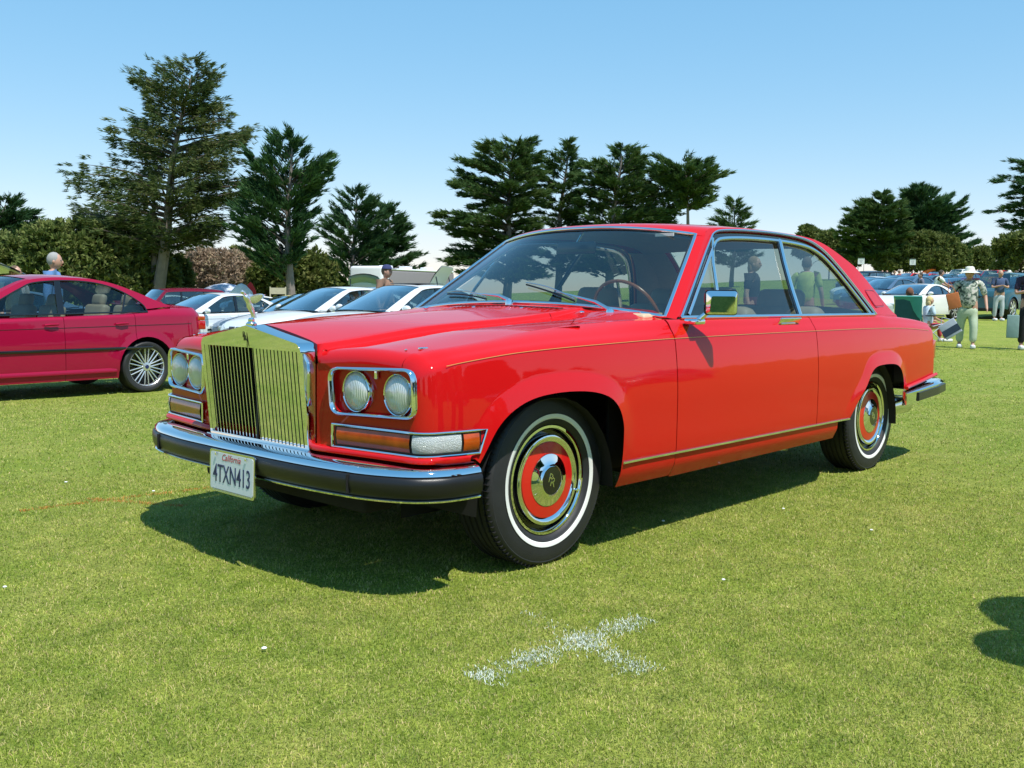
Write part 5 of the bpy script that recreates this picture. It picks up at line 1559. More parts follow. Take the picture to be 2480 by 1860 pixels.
def cypress(name, px, dep, prof, label, mat, nb=120, lean=0, dens=1.0, trunk_px=None, trunk_top=None, rise=.25, Lm=.5, seed=1, group=None, bark='bark', extra_trunks=(), tr=.3, gap=.0, drop=0, base_z=None, leafk=5, wd=.07):
    """prof: rows (picture y, left x, right x) of the crown outline, top to bottom"""
    rr = np.random.default_rng(seed); s = dep/FPX
    g = ground_at(px, dep); gz = g.z if base_z is None else base_z
    root = empty(name, g, 0, label, 'tree', group)
    def lat(x): return (x-px)*s
    def zz(y, x): return CAM.z+(hor(x)-y)*s-gz
    ys_ = np.array([p[0] for p in prof], float); xl = np.array([lat(p[1]) for p in prof]); xr = np.array([lat(p[2]) for p in prof])
    zs = np.array([zz(p[0], px) for p in prof])
    o = np.argsort(zs); zs, xl, xr = zs[o], xl[o], xr[o]
    ztop, zbot = zs[-1], zs[0]
    mid = (xl+xr)/2; tt = float(np.interp(ztop, zs, mid)) if trunk_top is None else lat(trunk_top)
    def axis(z):
        t = np.clip(z/ztop, 0, 1); return (tt*t**1.4)+.12*np.sin(z*.6+seed)
    def loc(a, z, b=0): return np.array([HRn[0]*a+HFn[0]*b, HRn[1]*a+HFn[1]*b, z])
    b = MB(); pts = [loc(float(axis(z)), z) for z in np.linspace(-.2, ztop*.93, 12)]
    b.tube(pts, list(np.linspace(tr, .05, 12)), 10)
    b.build('trunk', M[bark], root)
    for (bx, tx, th, rd) in extra_trunks:
        b = MB(); z1 = zz(th, px); b.tube([loc(lat(bx)+(lat(tx)-lat(bx))*t, -.2+(z1+.2)*t, .5) for t in np.linspace(0, 1, 7)], list(np.linspace(rd, rd*.4, 7)), 8); b.build('trunk', M[bark], root)
    nb = int(nb*.66); limbs = MB(); Pall, Dall = [], []
    for k in range(nb):
        u = (k+rr.random())/nb
        z = zbot+(ztop-zbot)*(1-(1-u)**1.0)
        z = min(z, ztop-.02)
        L_, R_ = float(np.interp(z, zs, xl)), float(np.interp(z, zs, xr)); ax_ = float(axis(z))
        ph = rr.uniform(0, 2*PI)
        if rr.random() < .45: ph = (0 if rr.random() < .5 else PI)+rr.normal(0, .35)
        c, sn = math.cos(ph), math.sin(ph)
        ext = (R_-ax_) if c > 0 else (ax_-L_)
        dr = max(.3, (R_-L_)/2)
        rad = 1/math.sqrt((c/max(ext, .25))**2+(sn/dr)**2)*(rr.uniform(.45, .85) if rr.random() < .5 else rr.uniform(.9, 1.12))
        up = rise+(.9*max(0, (z-zbot)/(ztop-zbot)-.6)) 
        z0 = max(.8, z-rad*up*rr.uniform(.6, 1.2)); a0 = float(axis(z0))
        A = loc(a0, z0); Bp = loc(ax_+rad*c, z, rad*sn)
        mid_ = (A+Bp)/2+np.array([0, 0, (.10-drop*.15)*rad])
        T = np.linspace(0, 1, 9)[:, None]; C = (1-T)**2*A+2*T*(1-T)*mid_+T*T*Bp
        C[:, 2] -= drop*(T[:, 0]**3)*rad*.12
        if rad > .8: limbs.tube([tuple(q) for q in C], list(np.linspace(.025+.013*rad, .010, 9)), 5, caps=False)
        n = max(3, int(rad*4.9*dens)); t = rr.uniform(.10, 1.03, n)**.75
        q = np.stack([np.interp(t, T[:, 0], C[:, i]) for i in range(3)], 1)
        tg = (C[-1]-C[-3]); tg /= np.linalg.norm(tg)
        side = np.cross(tg, [0, 0, 1]); side /= np.linalg.norm(side)+1e-9
        reach = (.10+.42*np.sin(np.clip(t*.92+.0, 0, 1)*PI*.95)**.9*min(1, rad/2.5))*s/.0252**1 if False else (.05+.34*np.sin(np.clip(t, 0, 1)*PI*.97)*min(1, rad/2.5))*max(1, dep/75)
        for m_ in range(3):
            o_ = rr.normal(0, 1, n)[:, None]*reach[:, None]
            qq = q+side*o_+np.array([0, 0, 1])*rr.normal(0, .07, n)[:, None]
            if drop: qq[:, 2] -= np.abs(rr.normal(0, .35*drop, n))
            dd = tg+side*np.sign(o_)*.55+np.array([0, 0, .18-.5*drop])
            Pall.append(qq); Dall.append(dd)
        nt_ = 5; Pall.append(Bp[None]+tg[None]*rr.uniform(-.5, .35, (nt_, 1))*min(1.2, dep/60)+rr.normal(0, .05, (nt_, 3))); Dall.append(np.repeat((tg*1.3+[0, 0, .12])[None], nt_, 0))
    limbs.build('limbs', M['bark_dark'], root, sm=False)
    V, T = fan(np.concatenate(Pall), np.concatenate(Dall), int(leafk*1.7), Lm*.82, wd*.50, .30, rr)
    fastmesh('crown', V, T, mat, root)
    return root
def bush(name, px, dep, prof, label, mat, n=900, Lm=.28, seed=3, cat='tree', group=None, trunks=((0, .12),), leafk=9, wd=.09, hollow=.0, base_z=None):
    rr = np.random.default_rng(seed); s = dep/FPX; g = ground_at(px, dep); gz = g.z if base_z is None else base_z
    root = empty(name, g, 0, label, cat, group)
    lat = lambda x: (x-px)*s
    zs = np.array([CAM.z+(hor(px)-p[0])*s-gz for p in prof]); xl = np.array([lat(p[1]) for p in prof]); xr = np.array([lat(p[2]) for p in prof]); o = np.argsort(zs); zs, xl, xr = zs[o], xl[o], xr[o]
    for a, rd in trunks:
        b = MB(); b.tube([tuple(HRn*a+np.array([0, 0, -.2])), tuple(HRn*a*1.2+HFn*.1+np.array([0, 0, zs[-1]*.35])), tuple(HRn*a*1.8+np.array([0, 0, zs[-1]*.75]))], [rd, rd*.7, rd*.3], 7)
        for k in range(7):
            z = zs[-1]*rr.uniform(.25, .7); e = rr.uniform(-1, 1); L_, R_ = np.interp(z, zs, xl), np.interp(z, zs, xr); q = L_+(R_-L_)*(e+1)/2
            b.tube([tuple(HRn*a*1.3+np.array([0, 0, z*.6])), tuple(HRn*(q*.5)+HFn*rr.uniform(-1, 1)+np.array([0, 0, z])), tuple(HRn*(q*.85)+HFn*rr.uniform(-1, 1)+np.array([0, 0, z*1.25]))], [rd*.5, rd*.35, rd*.15], 5)
        b.build('trunk', M['bark_dark'], root)
    # clumps of leaves on lumpy shells
    P, D = [], []
    ncl = max(14, n//22)
    for k in range(ncl):
        z = rr.uniform(zs[0], zs[-1]); L_, R_ = float(np.interp(z, zs, xl)), float(np.interp(z, zs, xr)); w = (R_-L_)/2
        ph = rr.uniform(0, 2*PI); e = rr.uniform(.55, 1.0)**.6
        c = HRn*((L_+R_)/2+w*e*math.cos(ph)*.92)+HFn*(min(w, 3.2)*e*math.sin(ph)*.9)+np.array([0, 0, z])
        rc = rr.uniform(.35, .8)*min(1, .3+w*.3)
        v = rr.normal(0, 1, (22, 3)); v /= np.linalg.norm(v, axis=1)[:, None]
        P.append(c+v*rc*np.array([1, 1, .7])*rr.uniform(.6, 1.1, (22, 1))); D.append(v+np.array([0, 0, .35]))
    V, T = fan(np.concatenate(P), np.concatenate(D), leafk, Lm, wd, .6, rr)
    fastmesh('crown', V, T, mat, root)
    return root
B1 = lambda x, y: (100+y/2.593, x/2.593)
def pr(rows): return [(100+y/2.593, l/2.593, r/2.593) for y, l, r in rows]
cypress('cypress_tree', 382, 60, pr([(135, 1200, 1260), (210, 960, 1390), (270, 870, 1340), (350, 830, 1390), (480, 850, 1450), (530, 820, 1580), (610, 745, 1560), (700, 800, 1630), (790, 560, 1600), (860, 440, 1580), (950, 355, 1640), (1040, 410, 1600), (1130, 500, 1420), (1200, 640, 1380), (1270, 850, 1270)]),
        'tall ragged cypress with drooping olive foliage and two pale trunks, tallest on the left', M['lf_olive'], nb=300, trunk_top=480, drop=.65, rise=.3, dens=1.15, Lm=.42, seed=5, tr=.42, extra_trunks=((366, 372, 430, .22),), leafk=4, wd=.055)
cypress('cypress_tree', 702, 55, pr([(600, 1800, 1840), (640, 1660, 1870), (700, 1600, 1930), (740, 1570, 2080), (800, 1590, 2090), (870, 1620, 2060), (950, 1550, 1990), (1060, 1470, 1960), (1190, 1500, 1960), (1290, 1540, 1960), (1375, 1510, 1830)]),
        'dark spiky cypress with a bare lower trunk, right of the tallest tree', M['lf_dark'], nb=170, trunk_top=706, rise=.75, Lm=.5, seed=8, tr=.30)
cypress('cypress_tree', 856, 78, [(461, 850, 870), (490, 805, 905), (540, 780, 935), (600, 770, 950), (650, 780, 960), (695, 790, 950)], 'dark cone-shaped cypress behind the motorhome, left of a pair', M['lf_dark'], nb=150, rise=.7, Lm=.6, seed=9, tr=.3)
cypress('cypress_tree', 936, 80, [(499, 930, 945), (540, 890, 975), (590, 880, 1005), (640, 880, 1025), (690, 890, 1040)], 'dark cone-shaped cypress behind the motorhome, right of a pair', M['lf_dark'], nb=140, rise=.5, Lm=.6, seed=10, tr=.3)
CG = 'group of flat-topped cypresses above the red coupe roof'
c0 = lambda rows: [(320+y/2.698, 980+l/2.698, 980+r/2.698) for y, l, r in rows]
cypress('cypress_tree', 1225, 78, c0([(65, 700, 820), (90, 480, 850), (130, 400, 870), (200, 350, 850), (290, 340, 880), (400, 300, 900), (480, 340, 900), (560, 150, 880), (620, 180, 860), (700, 220, 860), (800, 290, 880), (950, 240, 900)]), 'broad layered cypress at the left of the group above the windscreen', M['lf_mid'], nb=300, rise=.22, Lm=.55, seed=12, group=CG, trunk_top=1235, tr=.4)
cypress('cypress_tree', 1345, 80, c0([(70, 1035, 1055), (150, 1010, 1075), (170, 900, 1090), (250, 850, 1110), (350, 840, 1120), (450, 820, 1130), (600, 800, 1150), (900, 800, 1150)]), 'cypress with a thin bare spire at the centre of the group', M['lf_mid'], nb=170, rise=.3, Lm=.55, seed=13, group=CG, trunk_top=1367, tr=.35)
cypress('cypress_tree', 1468, 78, c0([(105, 1370, 1440), (140, 1280, 1500), (170, 1110, 1520), (260, 1090, 1560), (400, 1110, 1600), (500, 1120, 1740), (580, 1120, 1700), (700, 1100, 1700), (900, 1100, 1690)]), 'wide cypress right of the spire, behind the roof of the red coupe', M['lf_mid'], nb=240, rise=.28, Lm=.55, seed=14, group=CG, trunk_top=1495, tr=.4)
cypress('cypress_tree', 1672, 76, c0([(185, 1560, 1680), (205, 1570, 1990), (240, 1600, 2060), (300, 1640, 2060), (370, 1700, 2020), (430, 1760, 2030), (500, 1790, 1900)]), 'umbrella-shaped cypress on a bare leaning trunk at the right of the group', M['lf_mid'], nb=150, rise=.45, Lm=.5, seed=15, group=CG, trunk_top=1640, tr=.22)
cypress('cypress_tree', 1618, 79, c0([(250, 1560, 1680), (330, 1540, 1760), (430, 1560, 1790), (530, 1600, 1760), (700, 1600, 1720)]), 'narrow drooping cypress between the wide one and the umbrella-shaped one', M['lf_mid'], nb=90, rise=.3, Lm=.5, seed=16, group=CG, tr=.2, drop=.3)
cypress('cypress_tree', 1768, 120, [(485, 1762, 1774), (505, 1740, 1790), (530, 1720, 1812), (560, 1715, 1820), (640, 1710, 1825)], 'small spired cypress just above the rear of the coupe roof', M['lf_mid'], nb=90, rise=.5, Lm=.8, seed=17, tr=.3)
r0_ = lambda rows: [(360+y/3.814, 1900+l/3.814, 1900+r/3.814) for y, l, r in rows]
cypress('cypress_tree', 2122, 150, r0_([(425, 825, 850), (480, 740, 930), (520, 620, 1000), (560, 570, 1040), (640, 520, 1060), (740, 470, 1060), (800, 410, 1060), (860, 500, 1060), (1000, 520, 1050)]), 'rounded cypress with a pale trunk above the distant signs', M['lf_mid'], nb=230, rise=.4, Lm=1.0, seed=18, tr=.35, trunk_top=2119, wd=.14)
cypress('cypress_tree', 2250, 155, r0_([(360, 1130, 1170), (380, 1110, 1250), (420, 1050, 1430), (480, 1050, 1520), (560, 1040, 1560), (680, 1060, 1610), (780, 1060, 1640), (860, 1080, 1680), (960, 1100, 1600), (1060, 1100, 1560)]), 'biggest dark green dome-shaped cypress of the right-hand pair', M['lf_dark'], nb=320, rise=.6, Lm=1.0, seed=19, tr=.4, wd=.14)
cypress('cypress_tree', 2500, 95, r0_([(110, 2100, 2700), (130, 2000, 2700), (200, 2080, 2700), (240, 1980, 2700), (350, 1900, 2700), (380, 1770, 2700), (440, 1880, 2700), (520, 2000, 2700), (590, 1890, 2700), (650, 2000, 2700), (760, 2060, 2700)]), 'dark cypress with long horizontal branches cut off at the right edge', M['lf_dark'], nb=170, rise=.12, Lm=.65, seed=20, tr=.4)
cypress('cypress_tree', -60, 70, [(480, 10, 55), (500, -60, 75), (530, -80, 100), (560, -100, 110), (600, -120, 95), (640, -120, 90)], 'dark cypress cut off at the left edge above the shrubs', M['lf_dark'], nb=130, rise=.4, Lm=.55, seed=21, tr=.4, trunk_top=30)
# rounder trees and shrubs
bush('oak_tree', 90, 64, [(575, 20, 130), (590, -60, 200), (620, -90, 230), (660, -90, 240), (705, -90, 240), (722, -80, 240)], 'dark olive round shrub behind the grey-haired man', M['lf_bush'], n=3200, seed=31, cat='shrub')
bush('oak_tree', 195, 60, [(546, 120, 230), (560, 90, 280), (590, 70, 320), (630, 60, 340), (680, 60, 350), (722, 60, 350)], 'largest olive shrub left of the pale trunks', M['lf_bush'], n=4600, seed=32, cat='shrub')
bush('oak_tree', 330, 62, [(575, 260, 360), (600, 240, 400), (640, 230, 430), (690, 230, 440), (722, 230, 440)], 'olive shrub behind the pale trunks of the tall cypress', M['lf_bush'], n=3000, seed=33, cat='shrub')
bush('oak_tree', 520, 70, [(612, 470, 560), (622, 440, 600), (640, 425, 625), (665, 430, 635), (690, 440, 630)], 'brownish half-bare spreading tree above the left silver saloon', M['lf_brown'], n=2300, seed=34, Lm=.25, wd=.05, leafk=8, trunks=((-.6, .2), (.8, .14)))
bush('oak_tree', 440, 66, [(625, 410, 450), (660, 405, 462), (700, 400, 470), (722, 400, 470)], 'fresh green shrub beside the brownish tree', M['lf_light'], n=900, seed=38, cat='shrub')
bush('oak_tree', 740, 62, [(622, 640, 780), (640, 620, 800), (670, 610, 810), (700, 620, 800), (718, 640, 790)], 'yellow-green tree behind the second bare trunk', M['lf_light'], n=2600, seed=35)
bush('oak_tree', 590, 75, [(605, 560, 620), (630, 555, 660), (680, 560, 665), (715, 560, 660)], 'light green tree behind the brownish tree', M['lf_light'], n=1300, seed=36)
bush('oak_tree', 1945, 170, r0_([(735, 130, 200), (760, 100, 230), (800, 90, 280), (900, 60, 330), (1000, 60, 420)]), 'grey-green tree just above the rear pillar of the coupe', M['lf_bush'], n=1500, seed=40, Lm=.6, wd=.2)
bush('oak_tree', 2000, 165, r0_([(785, 310, 380), (830, 270, 430), (880, 270, 480), (1000, 270, 560)]), 'grey-green tree left of the rounded cypress', M['lf_bush'], n=1500, seed=41, Lm=.6, wd=.2)
bush('oak_tree', 2052, 160, r0_([(920, 560, 620), (950, 540, 650), (1000, 540, 660), (1080, 540, 680)]), 'small brown-green tree behind the first white sign', M['lf_light'], n=600, seed=42, Lm=.5, wd=.16)
bush('hedge_tree', 2200, 150, r0_([(800, 1020, 1250), (850, 900, 1560), (920, 760, 1640), (1000, 700, 1700), (1110, 640, 1720)]), 'broad green shrubs under the two right-hand cypresses', M['lf_bush'], n=6500, seed=43, Lm=.5, wd=.16, cat='shrub')
bush('hedge_tree', 2250, 142, r0_([(970, 1290, 1400), (1000, 1250, 1450), (1060, 1230, 1460), (1110, 1250, 1450)]), 'lighter green small tree in front of the broad shrubs', M['lf_light'], n=700, seed=44, Lm=.45, wd=.15)
bush('oak_tree', 2360, 160, r0_([(930, 1680, 1800), (960, 1660, 1850), (1020, 1650, 1870), (1100, 1640, 1880)]), 'round dark tree between the shrubs and the right edge trees', M['lf_bush'], n=1500, seed=45, Lm=.5, wd=.16)
bush('oak_tree', 2460, 110, r0_([(800, 2120, 2500), (860, 1920, 2500), (880, 1870, 2500), (950, 1950, 2500), (1010, 1930, 2500), (1110, 1900, 2500)]), 'olive spreading tree under the branches at the right edge', M['lf_bush'], n=3000, seed=46, Lm=.45, wd=.13)
# trees that stand beyond the frame, seen in the paint and glass
for i, (ax, ay, h) in enumerate([(-14, 46, 9), (-2, 52, 11), (12, 48, 8), (26, 44, 10), (38, 30, 9), (-30, 50, 12), (46, 12, 10), (48, -8, 9), (40, -26, 11)]+[(-60+7*q, 60+3*(q % 3), 6+(q*5) % 4) for q in range(15)]):
    rr = np.random.default_rng(60+i); root = empty('cypress_tree', (ax, ay, -.1), 0, 'cypress standing out of view behind the camera position', 'tree', 'cypresses behind the photographer')
    MB().tube([(0, 0, 0), (.2, 0, h*.9)], [.35, .06], 8).build('trunk', M['bark'], root)
    n = 1500; t = rr.uniform(.02, 1, n); ph = rr.uniform(0, 2*PI, n); r_ = (5.0*(1-t*.72))*rr.uniform(.5, 1, n)
    P0 = np.stack([r_*np.cos(ph), r_*np.sin(ph), t*h], 1); D0 = np.stack([np.cos(ph), np.sin(ph), .2+0*ph], 1)
    V, T = fan(P0, D0, 3, 1.2, .42, .5, rr); fastmesh('crown', V, T, M['lf_dark'], root)
# ================================================================ people
CLOTH = {}
def cloth(c, pat=False):
    k = (c, pat)
    if k not in CLOTH:
        if pat:
            m, nt, N, L, B = nm('patterned_cloth'); tc = N.new('ShaderNodeTexCoord'); nz = N.new('ShaderNodeTexNoise'); nz.inputs['Scale'].default_value = 11; nz.inputs['Detail'].default_value = 3; nz.inputs['Distortion'].default_value = 1.2
            L.new(tc.outputs['Object'], nz.inputs[0]); r = N.new('ShaderNodeValToRGB'); e = r.color_ramp.elements; e[0].position = .40; e[0].color = (.05, .07, .06, 1); e[1].position = .62; e[1].color = (.62, .56, .52, 1)
            x = e.new(.5); x.color = (*c, 1); L.new(nz.outputs['Fac'], r.inputs[0]); L.new(r.outputs[0], B.inputs['Base Color']); B.inputs['Roughness'].default_value = .9; CLOTH[k] = m
        else: CLOTH[k] = simple('cloth', c, rough=.9, noise=.18, nscale=9, bump=.3, bscale=12)
    return CLOTH[k]
def skin_mesh(name, verts, edges, radii, mat, parent, root_i=0, sub=1):
    me = bpy.data.meshes.new(name); me.from_pydata(verts, edges, []); me.update()
    o = link(name, me, parent, mat)
    md = o.modifiers.new('Skin', 'SKIN'); md.use_smooth_shade = True
    sv = me.skin_vertices[0].data
    for i, r_ in enumerate(radii):
        sv[i].radius = (r_, r_) if not hasattr(r_, '__len__') else r_; sv[i].use_root = (i == root_i)
    sb = o.modifiers.new('Sub', 'SUBSURF'); sb.levels = sb.render_levels = sub
    return o
def person(pos, face, h, top, legs, label, hair=(.12, .08, .05), hat=None, pose='stand', shirt_pat=False, stout=1.0, group=None, bag=None, sit=0, scale_arm=0, detail=True, shoes=(.7, .7, .7), skin=None, skirt=False, sleeve=.5):
    """face: heading in degrees (the way the front looks)"""
    root = empty('person', pos, math.radians(face), label, 'person', group); k = h/1.75; root.scale = (k, k, k)
    sk = skin or M['skin']
    st = math.sqrt(stout)
    hipz = .92-sit; L = {}
    # joints: x forwards, y to the left
    stride = .10 if pose == 'walk' else .02
    J = [(0, 0, hipz), (0, 0, hipz+.18), (.01, 0, hipz+.36), (.005, 0, hipz+.50), (.01, 0, hipz+.57), (.03, 0, hipz+.64), (.03, 0, hipz+.72)]
    if pose == 'lean': J = [(x+.25*max(0, z-hipz), y, z) for x, y, z in J]
    R_ = [(.13*st, .15*st), (.115*st, .135*st), (.12*st, .165*st), (.07, .10), (.048, .05), (.072, .075), (.070, .078)]
    V = [tuple(j) for j in J]; E_ = [(i, i+1) for i in range(6)]
    def chain(start, pts, rs):
        a = start
        for p, r_ in zip(pts, rs):
            V.append(p); R_.append(r_); E_.append((a, len(V)-1)); a = len(V)-1
        return a
    arms = []
    for s in (1, -1):
        sh = (J[3][0], s*.19*st, hipz+.49)
        if pose == 'crossed' or pose == 'hands':
            el = (sh[0]+.04, s*(.25*st), hipz+.22); wr = (sh[0]+.22, s*.06, hipz+.28)
        elif pose == 'lean': el = (sh[0]+.16, s*.22, hipz+.28); wr = (sh[0]+.36, s*.16, hipz+.20)
        elif sit: el = (sh[0]+.06, s*.24, hipz+.22); wr = (sh[0]+.28, s*.20, hipz+.14)
        else: el = (sh[0]-.02, s*.27*st, hipz+.21); wr = (sh[0]+.05+(.08*s if pose == 'walk' else 0), s*.29*st, hipz-.03)
        arms.append((sh, el, wr, s))
        a = chain(3, [sh, el, wr], [.055, .043, .030])
        d = Vector(wr)-Vector(el); d.normalize(); w = Vector(wr)
        pal = w+d*.055; V.append(tuple(pal)); R_.append((.026, .030)); E_.append((a, len(V)-1)); b_ = len(V)-1
        if detail:
            side = Vector((1, 0, 0)) if abs(d.x) < .7 else Vector((0, 0, 1))
            for q, (off, ln) in enumerate(((-.024, .055), (-.008, .068), (.008, .064), (.023, .048))):
                p1 = pal+side*off+d*.030; p2 = p1+d*ln*.55+Vector((0, -s*.008, 0)); chain(b_, [tuple(p1), tuple(p2)], [.0085, .0075])
            p1 = w+d*.03+side*.036; chain(b_, [tuple(p1), tuple(p1+d*.03)], [.010, .008])
    legp = []
    for s in (1, -1):
        if sit: kn = (.42, s*.13, hipz+.02); an = (.46, s*.13, .09); ft = (.60, s*.13, .04)
        else:
            f = s*stride; kn = (f*.7+.02, s*.105*st, .49); an = (f*1.4-.03, s*.10*st, .09); ft = (f*1.4+.12, s*.11*st, .035)
        hp = (0, s*.095*st, hipz-.05); legp.append((hp, kn, an, ft))
        chain(0, [hp, kn, an, ft], [.085*st, .055, .038, .032])
    body = skin_mesh('body', V, E_, R_, sk, root)
    # head shape with a face
    hz = J[5]; Hc = Vector((hz[0]+.008, 0, hz[2]+.055)); b = MB(); b.ball(Hc, (.098, .078, .122), 16); b.ball(Hc+Vector((.094, 0, -.015)), (.022, .014, .026), 8)
    for s in (1, -1): b.ball(Hc+Vector((.0, s*.078, -.01)), (.02, .012, .03), 8)
    hd_ = b.build('head', sk, root)
    for s in (1, -1): MB().ball(Hc+Vector((.085, s*.030, .012)), (.014, .014, .009), 8).build('eye', M['gloss_black'], hd_)
    MB().box(Hc+Vector((.090, 0, -.058)), (.012, .042, .008), bev=.003).build('mouth', M['plate_red'], hd_)
    # hair
    hm = cloth(hair); b = MB(); b.ball(Hc+Vector((-.018, 0, .022)), (.100, .086, .112), 14)
    if skirt or hair[0] > .6: b.ball(Hc+Vector((-.05, 0, -.06)), (.065, .088, .12), 12)
    b.build('hair', hm, root)
    if hat:
        b = MB(); c = Hc+Vector((-.005, 0, .055))
        if hat[0] == 'brim': b.lathe([(.0001, .105), (.06, .103), (.088, .08), (.098, .03), (.105, .0), (.15, -.012), (.215, -.035), (.21, -.040), (.10, -.01)], 24, c, 'z')
        elif hat[0] == 'straw': b.lathe([(.0001, .10), (.05, .095), (.09, .04), (.13, .01), (.19, -.012), (.185, -.018), (.10, -.01)], 24, c, 'z')
        else: b.lathe([(.0001, .085), (.06, .075), (.092, .04), (.100, .0)], 18, c, 'z'); b.box(c+Vector((.12, 0, .0)), (.11, .13, .012), bev=.004)
        b.build('hat', cloth(hat[1]), root)
    # top
    V2 = [J[0], J[1], J[2], J[3], (J[4][0], 0, J[4][2]-.045)]; R2 = [(.155*st, .175*st), (.140*st, .16*st), (.142*st, .185*st), (.085, .12), (.062, .066)]; E2 = [(0, 1), (1, 2), (2, 3), (3, 4)]
    V2[0] = (V2[0][0], 0, hipz-.02-.10*(stout > 1.4))
    for sh, el, wr, s in arms:
        V2.append(sh); R2.append(.074); E2.append((3, len(V2)-1)); a = len(V2)-1
        e2 = Vector(sh).lerp(Vector(el), min(1, sleeve*1.6)); V2.append(tuple(e2)); R2.append(.064); E2.append((a, len(V2)-1)); a = len(V2)-1
        if sleeve > .7: e3 = Vector(el).lerp(Vector(wr), .9); V2.append(tuple(e3)); R2.append(.042); E2.append((a, len(V2)-1))
    skin_mesh('shirt', V2, E2, R2, cloth(top, shirt_pat), root)
    V3 = [(0, 0, hipz+.06), (.0, 0, hipz-.05)]; R3 = [(.115*st, .150*st), (.12*st, .165*st)]; E3 = [(0, 1)]
    for hp, kn, an, ft in legp:
        V3.append((.0, hp[1]*.85, hipz-.19) if not sit else (.14, hp[1], hipz)); R3.append(.095*st); E3.append((1, len(V3)-1)); a = len(V3)-1
        V3.append(kn); R3.append((.074 if not skirt else .12)*st); E3.append((a, len(V3)-1)); a = len(V3)-1
        e_ = Vector(kn).lerp(Vector(an), .92); V3.append(tuple(e_)); R3.append((.064 if not skirt else .10)*st); E3.append((a, len(V3)-1))
    skin_mesh('skirt' if skirt else 'trousers', V3, E3, R3, cloth(legs), root)
    for hp, kn, an, ft in legp:
        MB().box(((an[0]+ft[0])/2+.01, an[1], .045), (.27, .095, .085), bev=.03).build('shoe', cloth(shoes), root)
    return root
def at(px, dep, dz=0):
    p = ground_at(px, dep); p.z += dz; return p
def face_to(px, ang): return math.degrees(math.atan2(HF.y, HF.x))-math.degrees(math.atan((px-1240)/FPX))+180+ang
PG = 'people strolling among the parked cars'
person(at(2338, 20.3), face_to(2338, 4), 1.66, (.30, .36, .28), (.42, .50, .36), 'person strolling in a white brimmed hat, patterned blouse and pale green trousers', hat=('brim', (.72, .70, .62)), pose='walk', shirt_pat=True, stout=1.55, group=PG, sleeve=.6)
person(at(2412, 34.9), face_to(2412, 20), 1.80, (.05, .08, .16), (.42, .46, .48), 'person standing with folded arms in a dark shirt and light jeans beside the teal wagon', hair=(.35, .28, .2), pose='crossed', stout=1.15, group=PG, shoes=(.75, .75, .75))
person(at(2487, 19.9), face_to(2487, 10), 1.74, (.03, .02, .05), (.012, .012, .014), 'person in dark clothes and a straw hat, half cut off at the right edge', hat=('straw', (.60, .50, .26)), pose='hands', shirt_pat=False, stout=1.25, group=PG)
person(at(2258, 40), face_to(2258, 110), 1.80, (.70, .74, .62), (.20, .22, .26), 'person in a cream shirt bending behind the white sports coupe', hair=(.05, .04, .03), pose='lean', group=PG)
person(at(2222, 40.5), face_to(2222, -70), 1.70, (.12, .13, .18), (.10, .10, .12), 'shorter person in dark shirt facing the one in cream', hair=(.06, .05, .04), group=PG)
person(at(1815, 15.5), face_to(1815, 75), 1.72, (.03, .03, .035), (.03, .03, .04), 'long-haired person in black jacket seen through the door window of the red coupe', hair=(.28, .17, .09), skirt=True, group=PG)
person(at(1945, 17.5), face_to(1945, 170), 1.78, (.42, .46, .12), (.10, .10, .09), 'person in a yellow-green shirt seen from behind through the rear side window', group=PG)
person(at(131, 15.2), face_to(131, 75), 1.86, (.12, .25, .52), (.20, .20, .22), 'grey-haired person in a blue shirt standing behind the crimson saloon', hair=(.30, .30, .29), group=PG, sleeve=.9)
person(at(932, 19.9), face_to(932, 60), 1.86, (.25, .15, .1), (.1, .1, .14), 'person in a navy cap behind the silver saloon with the sunroof', hat=('cap', (.03, .04, .12)), group=PG)
person(at(38, 15.5), face_to(38, 40), 1.66, (.55, .50, .5), (.1, .1, .14), 'person in a pale top seen through the front window of the crimson saloon', group=PG)
for i, (px, dep, tp, lg, lb) in enumerate(((2128, 74, (.02, .03, .06), (.03, .03, .05), 'tiny distant person in navy by the first row under the left sign'), (2138, 73, (.72, .74, .66), (.05, .30, .10), 'tiny distant person in white top and green shorts'), (2156, 70, (.03, .03, .08), (.5, .5, .5), 'tiny distant person in navy bending over a red car'),
                                       (2168, 71, (.45, .06, .05), (.08, .07, .06), 'tiny distant person in red beside the bending one'), (2268, 90, (.75, .75, .72), (.1, .1, .1), 'tiny distant person in white in front of the dark trees'), (2434, 60, (.70, .70, .66), (.1, .1, .1), 'distant person in a white hat beyond the folded-arms person'),
                                       (2450, 64, (.72, .72, .7), (.12, .12, .14), 'distant person in white near the right edge'), (2424, 100, (.50, .10, .2), (.1, .1, .1), 'tiny distant person in pink near the right sign'))):
    person(at(px, dep), face_to(px, 40*i), 1.72, tp, lg, lb, group='distant people among the far rows', detail=False, hat=('brim', (.72, .72, .70)) if i == 5 else None)
